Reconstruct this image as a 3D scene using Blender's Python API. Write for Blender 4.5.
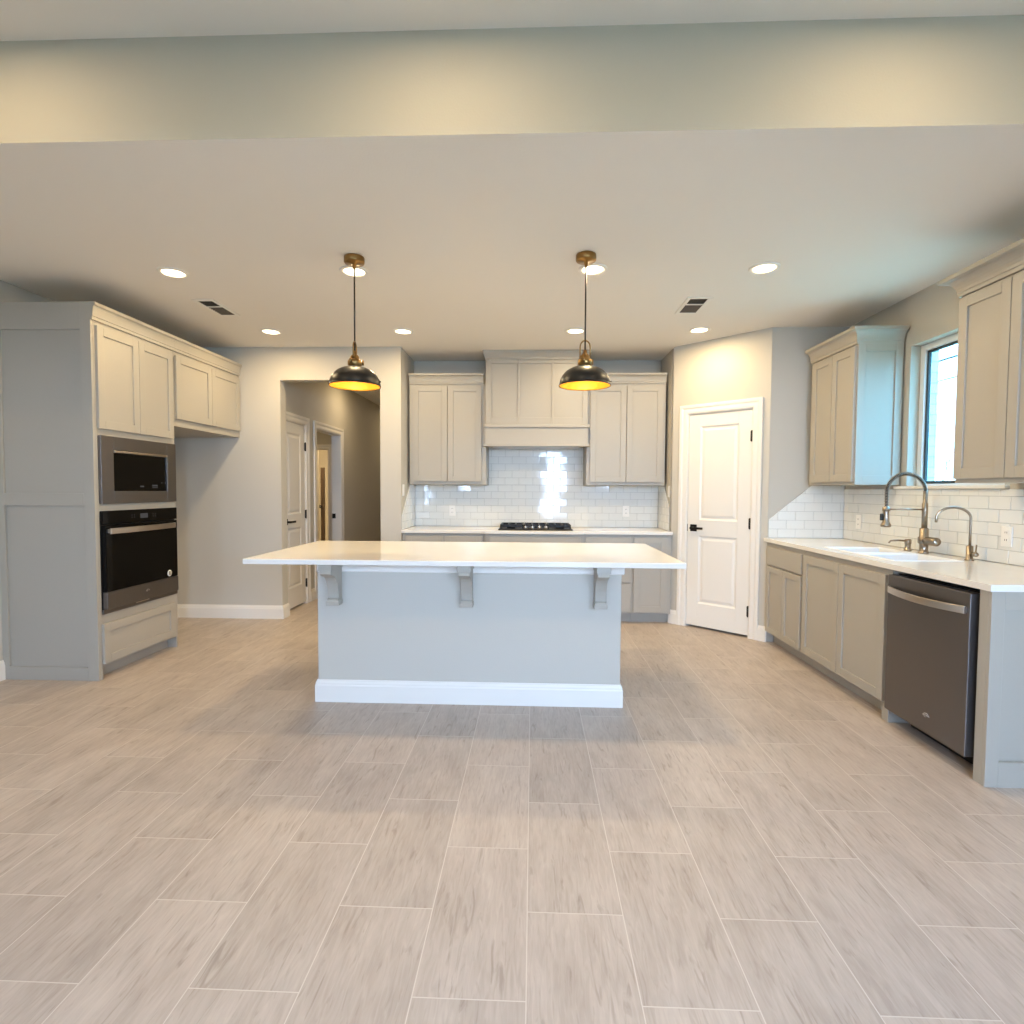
import bpy, bmesh, math, random
from mathutils import Vector, Matrix
random.seed(7)
PI = math.pi
SC = bpy.context.scene
COL = SC.collection
for _o in list(bpy.data.objects):
    bpy.data.objects.remove(_o)

# ------------------------------------------------------------------ camera
cd = bpy.data.cameras.new('camera')
cam = bpy.data.objects.new('camera', cd)
COL.objects.link(cam)
cd.sensor_width = 36.0
cd.lens = 549.0 / 1024 * 36.0
cd.clip_start = 0.05
_r = Vector((0.99927447, 0.0376892, 0.0054829))
_u = Vector((-0.00700682, 0.04042162, 0.99915814))
_f = Vector((-0.03743584, 0.99847164, -0.04065638))
cam.matrix_world = Matrix(((_r.x, _u.x, -_f.x, 0), (_r.y, _u.y, -_f.y, 0), (_r.z, _u.z, -_f.z, 1.3221), (0, 0, 0, 1)))
SC.camera = cam

# ------------------------------------------------------------------ world, sun, exposure
SKY = 56.0
SUN = 3.0
CAN_W = 13.0
LIVING_W = 10.0
PENDANT_W = 1.6
CAN_COL = (1.0, 0.75, 0.42)
w = bpy.data.worlds.new('sky')
SC.world = w
w.use_nodes = True
nt = w.node_tree
bg = nt.nodes['Background']
tc = nt.nodes.new('ShaderNodeTexCoord')
sx = nt.nodes.new('ShaderNodeSeparateXYZ')
rp = nt.nodes.new('ShaderNodeValToRGB')
nt.links.new(tc.outputs['Generated'], sx.inputs[0])
nt.links.new(sx.outputs['Z'], rp.inputs[0])
nt.links.new(rp.outputs[0], bg.inputs['Color'])
rp.color_ramp.elements[0].color = (0.51, 0.68, 1.0, 1)
rp.color_ramp.elements[1].color = (0.28, 0.52, 1.0, 1)
bg.inputs['Strength'].default_value = SKY
sd = bpy.data.lights.new('sun', 'SUN')
sd.energy = SUN
sd.angle = math.radians(2)
sd.color = (1.0, 0.95, 0.86)
sun = bpy.data.objects.new('sun', sd)
COL.objects.link(sun)
sun.rotation_euler = (math.radians(28), 0, math.radians(-4))   # high, from behind the camera
vs = SC.view_settings
vs.view_transform = 'Standard'
vs.look = 'None'
vs.gamma = 1.0
vs.exposure = 0.0
vs.use_curve_mapping = False
SC.cycles.use_denoising = True
SC.cycles.sample_clamp_indirect = 6.0
SC.cycles.max_bounces = 10
SC.cycles.diffuse_bounces = 6
SC.cycles.transparent_max_bounces = 12


def portal(name, loc, rot, sx_, sy_):
    d = bpy.data.lights.new(name, 'AREA')
    d.shape = 'RECTANGLE'
    d.size = sx_
    d.size_y = sy_
    d.cycles.is_portal = True
    o = bpy.data.objects.new(name, d)
    COL.objects.link(o)
    o.location = loc
    o.rotation_euler = rot


# openings of the room (rear windows stand behind the camera)
YREAR = -1.7
XR = 2.70
XWL = -3.625
REAR = [(-2.74, -2.60, 0.45, 2.3), (-1.75, -1.2, 1.5, 2.3), (0.22, 0.78, 0.05, 2.3), (1.4, 2.65, 1.5, 2.3)]     # x0,x1,z0,z1 in the rear wall; the two high ones are added for daylight
KIT = (3.25, 4.08, 1.365, 2.365)                                 # kitchen window
for i_, (a, b, c, d) in enumerate(REAR):
    portal('daylight_portal', ((a + b) / 2, YREAR - 0.16, (c + d) / 2), (PI / 2, 0, 0), b - a, d - c)
portal('daylight_portal', (XR + 0.3, (KIT[0] + KIT[1]) / 2, (KIT[2] + KIT[3]) / 2), (PI / 2, 0, PI / 2), KIT[1] - KIT[0], KIT[3] - KIT[2])


# ------------------------------------------------------------------ materials
def lin(r, g, b):
    f = lambda c: (c / 255 / 12.92) if c / 255 <= 0.04045 else ((c / 255 + 0.055) / 1.055) ** 2.4
    return (f(r), f(g), f(b), 1)


def mat(name, col, rough=0.5, metal=0.0, bump=0.0, bscale=200.0, coat=0.0, spec=0.5, mottled=0.0, stretch=None):
    m = bpy.data.materials.new(name)
    m.use_nodes = True
    t = m.node_tree
    p = t.nodes['Principled BSDF']
    p.inputs['Base Color'].default_value = col
    p.inputs['Roughness'].default_value = rough
    p.inputs['Metallic'].default_value = metal
    p.inputs['Specular IOR Level'].default_value = spec
    p.inputs['Coat Weight'].default_value = coat
    p.inputs['Coat Roughness'].default_value = 0.05
    tx = t.nodes.new('ShaderNodeTexCoord')
    vec = tx.outputs['Object']
    if stretch:
        mp = t.nodes.new('ShaderNodeMapping')
        mp.inputs['Scale'].default_value = stretch
        t.links.new(vec, mp.inputs[0])
        vec = mp.outputs[0]
    nz = t.nodes.new('ShaderNodeTexNoise')
    nz.inputs['Scale'].default_value = bscale
    nz.inputs['Detail'].default_value = 3
    t.links.new(vec, nz.inputs['Vector'])
    if bump:
        b = t.nodes.new('ShaderNodeBump')
        b.inputs['Strength'].default_value = bump
        b.inputs['Distance'].default_value = 0.002
        t.links.new(nz.outputs['Fac'], b.inputs['Height'])
        t.links.new(b.outputs[0], p.inputs['Normal'])
    if mottled:
        mx = t.nodes.new('ShaderNodeMix')
        mx.data_type = 'RGBA'
        k = 1 - mottled
        mx.inputs['A'].default_value = (col[0] * k, col[1] * k, col[2] * k, 1)
        mx.inputs['B'].default_value = (min(1, col[0] / k), min(1, col[1] / k), min(1, col[2] / k), 1)
        t.links.new(nz.outputs['Fac'], mx.inputs['Factor'])
        t.links.new(mx.outputs['Result'], p.inputs['Base Color'])
    return m


M = {}
M['wall'] = mat('greige_wall_paint', lin(192, 187, 176), 0.85, bump=0.25, bscale=120)
M['ceil'] = mat('ceiling_paint', lin(238, 234, 227), 0.9, bump=0.3, bscale=90)
M['cab'] = mat('grey_cabinet_paint', lin(168, 162, 150), 0.42, bump=0.04, bscale=60, mottled=0.015)
M['trim'] = mat('white_trim_paint', lin(228, 224, 216), 0.38, bump=0.03, bscale=40)
M['quartz'] = mat('white_quartz', lin(229, 226, 220), 0.12, bump=0, bscale=9, mottled=0.03)
M['grout'] = mat('pale_grout', lin(176, 178, 176), 0.9, bump=0.1)
M['subway'] = mat('glazed_white_tile', lin(226, 227, 223), 0.07, bump=0.06, bscale=14, mottled=0.02)
M['black'] = mat('matte_black_metal', lin(22, 21, 20), 0.4, metal=0.3, bump=0.02)
M['iron'] = mat('cast_iron', lin(14, 14, 15), 0.5, bump=0.1, bscale=300)
M['glassblack'] = mat('black_appliance_glass', lin(5, 6, 8), 0.05, bump=0, spec=0.22, mottled=0.02)
M['steel'] = mat('dark_stainless', lin(120, 116, 115), 0.34, metal=0.9, bump=0.02, bscale=60, stretch=(1, 1, 30))
M['brightsteel'] = mat('brushed_steel', lin(206, 196, 186), 0.28, metal=1.0, bump=0.02, bscale=60, stretch=(1, 1, 30))
M['nickel'] = mat('brushed_nickel', lin(158, 146, 131), 0.3, metal=1.0, bump=0.01, bscale=80)
M['brass'] = mat('antique_brass', lin(150, 118, 72), 0.28, metal=1.0, bump=0.02, bscale=80)
M['shade_out'] = mat('bronze_black_enamel', lin(17, 14, 12), 0.36, metal=0.2, bump=0.01)
M['shade_in'] = mat('gold_leaf', lin(236, 168, 52), 0.45, metal=0.35, bump=0.03, bscale=50)
M['plastic'] = mat('white_plastic', lin(236, 234, 228), 0.35, mottled=0.01)
M['slot'] = mat('dark_slot', lin(50, 48, 46), 0.6, mottled=0.02)
M['vinyl'] = mat('white_vinyl', lin(228, 230, 230), 0.4, mottled=0.01)
M['gasket'] = mat('dark_gasket', lin(52, 60, 62), 0.6, mottled=0.02)
M['sinkw'] = mat('white_enamel', lin(226, 226, 224), 0.12, mottled=0.01)
M['ventdark'] = mat('duct_dark', lin(38, 34, 30), 0.8, mottled=0.05)
M['logo'] = mat('pale_print', lin(190, 184, 178), 0.5, mottled=0.02)
M['brown'] = mat('dark_wood', lin(62, 48, 36), 0.45, bump=0.08, bscale=30, stretch=(8, 8, 1), mottled=0.15)
M['bark'] = mat('twig_bark', lin(150, 140, 124), 0.9, bump=0.2, mottled=0.1)
M['patio'] = mat('darkened_rear_grass', lin(96, 100, 72), 0.95, bump=0.5, bscale=30, mottled=0.12)  # unseen rear ground, coloured dark so less light bounces onto the beam
M['soil'] = mat('dry_lawn', lin(196, 190, 160), 0.95, bump=0.5, bscale=30, mottled=0.12)
M['wire'] = mat('black_cable', lin(40, 40, 44), 0.6, mottled=0.02)


def emit(name, col, s):
    m = bpy.data.materials.new(name)
    m.use_nodes = True
    t = m.node_tree
    t.nodes.remove(t.nodes['Principled BSDF'])
    e = t.nodes.new('ShaderNodeEmission')
    e.inputs['Color'].default_value = (*col, 1)
    e.inputs['Strength'].default_value = s
    t.links.new(e.outputs[0], t.nodes['Material Output'].inputs[0])
    return m


M['lens'] = emit('lit_lamp_lens', (1.0, 0.86, 0.6), 6.0)
M['bulb'] = emit('lit_bulb', (1.0, 0.72, 0.34), 14.0)
M['display'] = emit('faint_lit_display', (0.75, 0.72, 0.7), 0.09)


def glass_mat(name, tint):
    m = bpy.data.materials.new(name)
    m.use_nodes = True
    t = m.node_tree
    t.nodes.remove(t.nodes['Principled BSDF'])
    tr = t.nodes.new('ShaderNodeBsdfTransparent')
    tr.inputs[0].default_value = (*tint, 1)
    gl = t.nodes.new('ShaderNodeBsdfGlossy')
    gl.inputs['Roughness'].default_value = 0.02
    fr = t.nodes.new('ShaderNodeFresnel')
    fr.inputs[0].default_value = 1.45
    mx = t.nodes.new('ShaderNodeMixShader')
    ge = t.nodes.new('ShaderNodeNewGeometry')
    kk = t.nodes.new('ShaderNodeMath')
    kk.operation = 'MULTIPLY_ADD'
    kk.inputs[1].default_value = -1.0
    kk.inputs[2].default_value = 1.0
    t.links.new(ge.outputs['Backfacing'], kk.inputs[0])
    k2 = t.nodes.new('ShaderNodeMath')
    k2.operation = 'MULTIPLY'
    t.links.new(fr.outputs[0], k2.inputs[0])
    t.links.new(kk.outputs[0], k2.inputs[1])
    t.links.new(k2.outputs[0], mx.inputs[0])
    t.links.new(tr.outputs[0], mx.inputs[1])
    t.links.new(gl.outputs[0], mx.inputs[2])
    t.links.new(mx.outputs[0], t.nodes['Material Output'].inputs[0])
    return m


M['glass'] = glass_mat('clear_glass', (0.95, 0.97, 0.96))
M['dimglass'] = glass_mat('sky_dimming_glass', (0.315, 0.45, 0.455))  # tint added to dim the strong sky and cool the daylight passing through


def floor_mat():
    m = bpy.data.materials.new('plank_porcelain_tile')
    m.use_nodes = True
    t = m.node_tree
    p = t.nodes['Principled BSDF']
    N, L = t.nodes.new, t.links.new
    tx = N('ShaderNodeTexCoord')
    sp = N('ShaderNodeSeparateXYZ')
    L(tx.outputs['Object'], sp.inputs[0])
    cb = N('ShaderNodeCombineXYZ')
    L(sp.outputs['Y'], cb.inputs['X'])
    L(sp.outputs['X'], cb.inputs['Y'])
    mp = N('ShaderNodeMapping')
    mp.inputs['Location'].default_value = TILE_OFF   # lines the joints up with the room
    L(cb.outputs[0], mp.inputs[0])
    bk = N('ShaderNodeTexBrick')
    bk.offset = 0.5
    bk.offset_frequency = 2
    bk.inputs['Scale'].default_value = 1.0
    bk.inputs['Brick Width'].default_value = 0.604
    bk.inputs['Row Height'].default_value = 0.298
    bk.inputs['Mortar Size'].default_value = 0.0016
    bk.inputs['Mortar Smooth'].default_value = 0.15
    bk.inputs['Bias'].default_value = 0.0
    bk.inputs['Color1'].default_value = (0, 0, 0, 1)
    bk.inputs['Color2'].default_value = (1, 1, 1, 1)
    bk.inputs['Mortar'].default_value = (0.5, 0.5, 0.5, 1)
    L(mp.outputs[0], bk.inputs['Vector'])
    # streaks along the plank, shifted per tile
    ml = N('ShaderNodeMath')
    ml.operation = 'MULTIPLY'
    ml.inputs[1].default_value = 37.0
    L(bk.outputs['Color'], ml.inputs[0])
    cb2 = N('ShaderNodeCombineXYZ')
    L(ml.outputs[0], cb2.inputs['Z'])
    ad = N('ShaderNodeVectorMath')
    ad.operation = 'ADD'
    L(cb.outputs[0], ad.inputs[0])
    L(cb2.outputs[0], ad.inputs[1])

    def noise(scale_vec, s, det, dist=0.0):
        q = N('ShaderNodeMapping')
        q.inputs['Scale'].default_value = scale_vec
        L(ad.outputs[0], q.inputs[0])
        n = N('ShaderNodeTexNoise')
        n.inputs['Scale'].default_value = s
        n.inputs['Detail'].default_value = det
        n.inputs['Distortion'].default_value = dist
        L(q.outputs[0], n.inputs['Vector'])
        return n.outputs['Fac']
    fine = noise((2.2, 16, 1), 4.5, 8, 0.9)
    broad = noise((1.6, 5, 1), 2.0, 3, 0.4)
    vein = noise((1.6, 12, 1), 3.2, 9, 1.6)
    ramp = N('ShaderNodeValToRGB')
    e = ramp.color_ramp.elements
    e[0].position = 0.27
    e[0].color = lin(160, 147, 136)
    e[1].position = 0.72
    e[1].color = lin(193, 181, 170)
    mixa = N('ShaderNodeMath')
    mixa.operation = 'MULTIPLY_ADD'
    L(fine, mixa.inputs[0])
    mixa.inputs[1].default_value = 0.5
    h = N('ShaderNodeMath')
    h.operation = 'MULTIPLY'
    h.inputs[1].default_value = 0.5
    L(broad, h.inputs[0])
    L(h.outputs[0], mixa.inputs[2])
    L(mixa.outputs[0], ramp.inputs[0])
    vr = N('ShaderNodeValToRGB')
    v = vr.color_ramp.elements
    v[0].position = 0.28
    v[0].color = (0.76, 0.74, 0.72, 1)
    v[1].position = 0.42
    v[1].color = (1, 1, 1, 1)
    L(vein, vr.inputs[0])
    mm = N('ShaderNodeMix')
    mm.data_type = 'RGBA'
    mm.blend_type = 'MULTIPLY'
    mm.inputs['Factor'].default_value = 1.0
    L(ramp.outputs[0], mm.inputs['A'])
    L(vr.outputs[0], mm.inputs['B'])
    # per tile tone
    tr = N('ShaderNodeMapRange')
    tr.inputs['To Min'].default_value = 0.93
    tr.inputs['To Max'].default_value = 1.05
    L(bk.outputs['Color'], tr.inputs['Value'])
    m2 = N('ShaderNodeVectorMath')
    m2.operation = 'SCALE'
    L(mm.outputs['Result'], m2.inputs[0])
    L(tr.outputs[0], m2.inputs['Scale'])
    gm = N('ShaderNodeMix')
    gm.data_type = 'RGBA'
    L(bk.outputs['Fac'], gm.inputs['Factor'])
    L(m2.outputs[0], gm.inputs['A'])
    gm.inputs['B'].default_value = lin(204, 195, 185)
    L(gm.outputs['Result'], p.inputs['Base Color'])
    p.inputs['Roughness'].default_value = 0.42
    p.inputs['Specular IOR Level'].default_value = 0.4
    inv = N('ShaderNodeMath')
    inv.operation = 'MULTIPLY_ADD'
    L(bk.outputs['Fac'], inv.inputs[0])
    inv.inputs[1].default_value = -1.0
    hh = N('ShaderNodeMath')
    hh.operation = 'MULTIPLY'
    hh.inputs[1].default_value = 0.25
    L(fine, hh.inputs[0])
    L(hh.outputs[0], inv.inputs[2])
    b = N('ShaderNodeBump')
    b.inputs['Strength'].default_value = 0.35
    b.inputs['Distance'].default_value = 0.002
    L(inv.outputs[0], b.inputs['Height'])
    L(b.outputs[0], p.inputs['Normal'])
    return m


# grout: a long joint at x = -0.008; butt joints of the column right of it at y = 1.669 + k*0.604
TILE_OFF = (-1.669 + 0.604 * 20.5, 0.008 + 0.298 * 20, 0)
M['floor'] = floor_mat()


def brick_mat():
    m = bpy.data.materials.new('pale_brick')
    m.use_nodes = True
    t = m.node_tree
    p = t.nodes['Principled BSDF']
    N, L = t.nodes.new, t.links.new
    tx = N('ShaderNodeTexCoord')
    sp = N('ShaderNodeSeparateXYZ')
    L(tx.outputs['Object'], sp.inputs[0])
    a = N('ShaderNodeMath')
    L(sp.outputs['X'], a.inputs[0])
    L(sp.outputs['Y'], a.inputs[1])
    cb = N('ShaderNodeCombineXYZ')
    L(a.outputs[0], cb.inputs['X'])
    L(sp.outputs['Z'], cb.inputs['Y'])
    bk = N('ShaderNodeTexBrick')
    bk.inputs['Scale'].default_value = 1
    bk.inputs['Brick Width'].default_value = 0.2
    bk.inputs['Row Height'].default_value = 0.075
    bk.inputs['Mortar Size'].default_value = 0.005
    bk.inputs['Color1'].default_value = lin(232, 228, 220)
    bk.inputs['Color2'].default_value = lin(218, 212, 202)
    bk.inputs['Mortar'].default_value = lin(170, 166, 160)
    L(cb.outputs[0], bk.inputs['Vector'])
    L(bk.outputs['Color'], p.inputs['Base Color'])
    p.inputs['Roughness'].default_value = 0.9
    return m


M['brick'] = brick_mat()


# ------------------------------------------------------------------ builders
def base_of(o):
    p = Vector((0, 0, 0))
    while o:
        p = p + o.location
        o = o.parent
    return p


class MB:
    """collects shapes given in world coordinates, then links them as one mesh object"""
    def __init__(s, T=None):
        s.bm = bmesh.new()
        s.T = T

    def add(s, verts, faces, smooth=False, mi=0):
        vs_ = [s.bm.verts.new(s.T @ Vector(v) if s.T else Vector(v)) for v in verts]
        for f in faces:
            try:
                q = s.bm.faces.new([vs_[i] for i in f])
                q.smooth = smooth
                q.material_index = mi
            except ValueError:
                pass
        return s

    def box(s, x0, x1, y0, y1, z0, z1, mi=0):
        x0, x1 = min(x0, x1), max(x0, x1)
        y0, y1 = min(y0, y1), max(y0, y1)
        z0, z1 = min(z0, z1), max(z0, z1)
        v = [(x, y, z) for z in (z0, z1) for y in (y0, y1) for x in (x0, x1)]
        return s.add(v, [(0, 2, 3, 1), (4, 5, 7, 6), (0, 1, 5, 4), (2, 6, 7, 3), (0, 4, 6, 2), (1, 3, 7, 5)], mi=mi)

    def prism(s, pts, d):
        """polygon (list of 3D points) extruded by vector d"""
        n = len(pts)
        d = Vector(d)
        v = [Vector(p) for p in pts] + [Vector(p) + d for p in pts]
        f = [tuple(range(n))[::-1], tuple(range(n, 2 * n))] + [(i, (i + 1) % n, n + (i + 1) % n, n + i) for i in range(n)]
        return s.add(v, f)

    def lathe(s, prof, c=(0, 0, 0), axis='z', seg=32, smooth=True, mi=0, closed=False):
        """prof: (r, h) pairs; axis: direction h runs along"""
        v, f = [], []
        c = Vector(c)
        for r, h in prof:
            for k in range(seg):
                a = 2 * PI * k / seg
                if axis == 'z':
                    q = (r * math.cos(a), r * math.sin(a), h)
                elif axis == 'x':
                    q = (h, r * math.cos(a), r * math.sin(a))
                else:
                    q = (r * math.sin(a), h, r * math.cos(a))
                v.append(c + Vector(q))
        n = len(prof)
        for i in range(n - 1):
            for k in range(seg):
                f.append((i * seg + k, i * seg + (k + 1) % seg, (i + 1) * seg + (k + 1) % seg, (i + 1) * seg + k))
        if not closed:
            f.append(tuple(range(seg))[::-1])
            f.append(tuple(range((n - 1) * seg, n * seg)))
        else:
            for k in range(seg):
                f.append(((n - 1) * seg + k, (n - 1) * seg + (k + 1) % seg, (k + 1) % seg, k))
        return s.add(v, f, smooth, mi)

    def tube(s, pts, r, seg=14, smooth=True, mi=0):
        pts = [Vector(p) for p in pts]
        rs = r if isinstance(r, (list, tuple)) else [r] * len(pts)
        v, f = [], []
        up = None
        for i, p in enumerate(pts):
            t = (pts[min(i + 1, len(pts) - 1)] - pts[max(i - 1, 0)]).normalized()
            if up is None:
                up = Vector((0, 0, 1)) if abs(t.z) < 0.9 else Vector((0, 1, 0))
            a = t.cross(up).normalized()
            b = a.cross(t).normalized()
            up = b
            for k in range(seg):
                an = 2 * PI * k / seg
                v.append(p + (a * math.cos(an) + b * math.sin(an)) * rs[i])
        for i in range(len(pts) - 1):
            for k in range(seg):
                f.append((i * seg + k, i * seg + (k + 1) % seg, (i + 1) * seg + (k + 1) % seg, (i + 1) * seg + k))
        f.append(tuple(range(seg))[::-1])
        f.append(tuple(range((len(pts) - 1) * seg, len(pts) * seg)))
        return s.add(v, f, smooth, mi)

    def sweep(s, path, prof, mi=0):
        """moulding: prof (out, z) carried along a 2D path, out to the right-hand side of travel, mitred"""
        P = [Vector((p[0], p[1])) for p in path]
        n, m = len(P), len(prof)
        v, f = [], []
        for i, p in enumerate(P):
            d0 = (P[i] - P[i - 1]).normalized() if i > 0 else None
            d1 = (P[i + 1] - P[i]).normalized() if i < n - 1 else None
            n0 = Vector((d0.y, -d0.x)) if d0 else None
            n1 = Vector((d1.y, -d1.x)) if d1 else None
            if n0 is None:
                q = n1
            elif n1 is None:
                q = n0
            else:
                q = (n0 + n1)
                q = q / max(1e-6, (1 + n0.dot(n1)))
            for o, z in prof:
                v.append((p.x + q.x * o, p.y + q.y * o, z))
        for i in range(n - 1):
            for k in range(m):
                f.append((i * m + k, (i + 1) * m + k, (i + 1) * m + (k + 1) % m, i * m + (k + 1) % m))
        f.append(tuple(range(m)))
        f.append(tuple(range((n - 1) * m, n * m))[::-1])
        return s.add(v, f, mi=mi)

    def build(s, name, m, parent=None, bevel=0.0, segs=2, smooth_angle=None, mats=None):
        bm = s.bm
        bmesh.ops.recalc_face_normals(bm, faces=bm.faces)
        base = base_of(parent) if parent else Vector((0, 0, 0))
        if parent is None and bm.verts:
            xs = [v.co for v in bm.verts]
            base = Vector(((min(c.x for c in xs) + max(c.x for c in xs)) / 2,
                           (min(c.y for c in xs) + max(c.y for c in xs)) / 2, min(c.z for c in xs)))
            if name == 'floor' or name.startswith('wall'):
                base = Vector((0, 0, 0))
        for v in bm.verts:
            v.co -= base
        me = bpy.data.meshes.new(name)
        bm.to_mesh(me)
        bm.free()
        o = bpy.data.objects.new(name, me)
        COL.objects.link(o)
        for q in (mats or [m]):
            me.materials.append(M[q])
        if parent:
            o.parent = parent
        else:
            o.location = base
        if bevel:
            b = o.modifiers.new('bevel', 'BEVEL')
            b.width = bevel
            b.segments = segs
            b.limit_method = 'ANGLE'
            b.angle_limit = math.radians(40)
        return o


def tag(o, label, cat, group=None):
    o['label'] = label
    o['category'] = cat
    if group:
        o['group'] = group
    return o


def struct(o, label=None):
    o['kind'] = 'structure'
    if label:
        o['label'] = label
    return o


def thing(name, label, cat, loc, group=None):
    o = bpy.data.objects.new(name, None)
    COL.objects.link(o)
    o.location = loc
    o.empty_display_size = 0.1
    return tag(o, label, cat, group)


class Run:
    """a cabinet face: u along the wall, n outward; maps (u, n, z) to world"""
    def __init__(s, axis, sign):
        s.axis, s.sign = axis, sign     # axis 'x': face normal along +-x, u = y ; 'y': normal along +-y, u = x

    def box(s, mb, u0, u1, n0, n1, z0, z1, mi=0):
        if s.axis == 'x':
            mb.box(n0, n1, u0, u1, z0, z1, mi)
        else:
            mb.box(u0, u1, n0, n1, z0, z1, mi)

    def pt(s, u, n, z):
        return (n, u, z) if s.axis == 'x' else (u, n, z)

    def shaker(s, name, u0, u1, z0, z1, nb, parent, th=0.02, rail=0.057, rec=0.009, m='cab'):
        """framed door: nb = plane it is mounted on; its face stands th in front"""
        mb = MB()
        g = s.sign
        s.box(mb, u0, u0 + rail, nb, nb + g * th, z0, z1)
        s.box(mb, u1 - rail, u1, nb, nb + g * th, z0, z1)
        s.box(mb, u0 + rail, u1 - rail, nb, nb + g * th, z0, z0 + rail)
        s.box(mb, u0 + rail, u1 - rail, nb, nb + g * th, z1 - rail, z1)
        s.box(mb, u0 + rail - 0.003, u1 - rail + 0.003, nb + g * 0.002, nb + g * (th - rec), z0 + rail - 0.003, z1 - rail + 0.003)
        return mb.build(name, m, parent, bevel=0.0015, segs=2)

    def slab(s, name, u0, u1, z0, z1, nb, parent, th=0.02, m='cab'):
        mb = MB()
        s.box(mb, u0, u1, nb, nb + s.sign * th, z0, z1)
        return mb.build(name, m, parent, bevel=0.002)


LFT = Run('x', +1)
RGT = Run('x', -1)
BCK = Run('y', -1)


def crown_prof(z0, z1, out=0.055):
    h = z1 - z0
    pts = [(0, z0), (0.012, z0), (0.012, z0 + 0.18 * h), (0.017, z0 + 0.2 * h)]
    for k in range(7):
        a = k / 6 * PI / 2
        pts.append((0.017 + (out - 0.023) * (1 - math.cos(a)), z0 + 0.2 * h + 0.58 * h * math.sin(a)))
    pts += [(out - 0.004, z0 + 0.8 * h), (out, z0 + 0.82 * h), (out, z1), (0, z1)]
    return pts


def base_prof(h=0.135, t=0.016):
    return [(0, 0), (t, 0), (t, h * 0.74), (t * 0.8, h * 0.80), (t * 0.8, h * 0.86), (t * 0.45, h * 0.95), (t * 0.4, h), (0, h)]


# ------------------------------------------------------------------ setting: floor, walls, ceiling
H = 2.727
YB1, YB2 = 5.438, 6.05
XC, XCR, YC = -1.312, 1.377, 5.50
XD, YD = 2.048, 4.856
XHALL = -2.60

struct(MB().box(-6.0, 2.85, YREAR - 0.2, 13.0, -0.1, 0).build('floor', 'floor'))


def wall_with_holes(mb, axis, u0, u1, n0, n1, z0, z1, holes):
    """box wall with rectangular holes (u0,u1,z0,z1), not overlapping in u"""
    def bx(a, b, c, d):
        if b - a < 1e-4 or d - c < 1e-4:
            return
        if axis == 'x':
            mb.box(n0, n1, a, b, c, d)
        else:
            mb.box(a, b, n0, n1, c, d)
    cur = u0
    for (a, b, c, d) in sorted(holes):
        bx(cur, a, z0, z1)
        bx(a, b, z0, c)
        bx(a, b, d, z1)
        cur = b
    bx(cur, u1, z0, z1)


mb = MB()
wall_with_holes(mb, 'x', YREAR, YB1 + 0.12, XWL - 0.15, XWL, 0, 3.2, [])
struct(mb.build('wall_left', 'wall'))
mb = MB()
wall_with_holes(mb, 'y', XWL - 0.15, XR + 0.12, YREAR - 0.15, YREAR, 0, 3.2, REAR)
struct(mb.build('wall_rear', 'wall'))
mb = MB()
wall_with_holes(mb, 'x', YREAR, YD + 0.1, XR, XR + 0.12, 0, 3.2, [KIT])
struct(mb.build('wall_right', 'wall'))
mb = MB()
wall_with_holes(mb, 'x', 2.2, YD + 0.1, XR + 0.125, XR + 0.19, 0, 3.2, [(KIT[0] + 0.012, KIT[1] - 0.012, KIT[2] - 0.02, KIT[3] - 0.03)])
struct(mb.build('wall_exterior', 'brick'))
# wall beside the hall, with the hall opening, and its return to the cooking niche
mb = MB()
wall_with_holes(mb, 'y', XWL, XC, YB1, YB1 + 0.12, 0, H + 0.05, [(-2.528, -1.52, 0, 2.402)])
mb.box(XC - 0.12, XC, YB1 + 0.12, 12.0, 0, H + 0.05)
struct(mb.build('wall_hall', 'wall'))
mb = MB()
mb.box(XC, XCR + 0.1, YB2, YB2 + 0.12, 0, H + 0.05)
struct(mb.build('wall_back', 'wall'))
mb = MB()
mb.box(XCR, XCR + 0.1, YC + 0.06, YB2, 0, H + 0.05)
struct(mb.build('wall_niche_right', 'wall'))
# diagonal pantry wall with its door opening
A, B = Vector((XCR, YC, 0)), Vector((XD, YD, 0))
DL = (B - A).length
du = (B - A).normalized()
dn = Vector((du.y, -du.x, 0))          # towards the room
if dn.y > 0:
    dn = -dn
TD = Matrix(((du.x, -dn.x, 0, A.x), (du.y, -dn.y, 0, A.y), (0, 0, 1, 0), (0, 0, 0, 1)))   # local x along wall, y into the wall
D0, D1 = 0.172, 0.778
mb = MB(TD)
wall_with_holes(mb, 'y', 0, DL, 0, 0.1, 0, H + 0.05, [(D0 - 0.012, D1 + 0.012, 0, 2.062)])
struct(mb.build('wall_pantry', 'wall'))
mb = MB()
mb.box(XD + 0.001, XR, YD, YD + 0.1, 0, H + 0.05)
struct(mb.build('wall_pantry_return', 'wall'))
mb = MB()
mb.box(XR, XR + 0.1, YD + 0.1, 6.3, 0, H + 0.05)
mb.box(XCR, XR + 0.1, 6.3, 6.4, 0, H + 0.05)
struct(mb.build('wall_pantry_inner', 'wall'))
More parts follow.
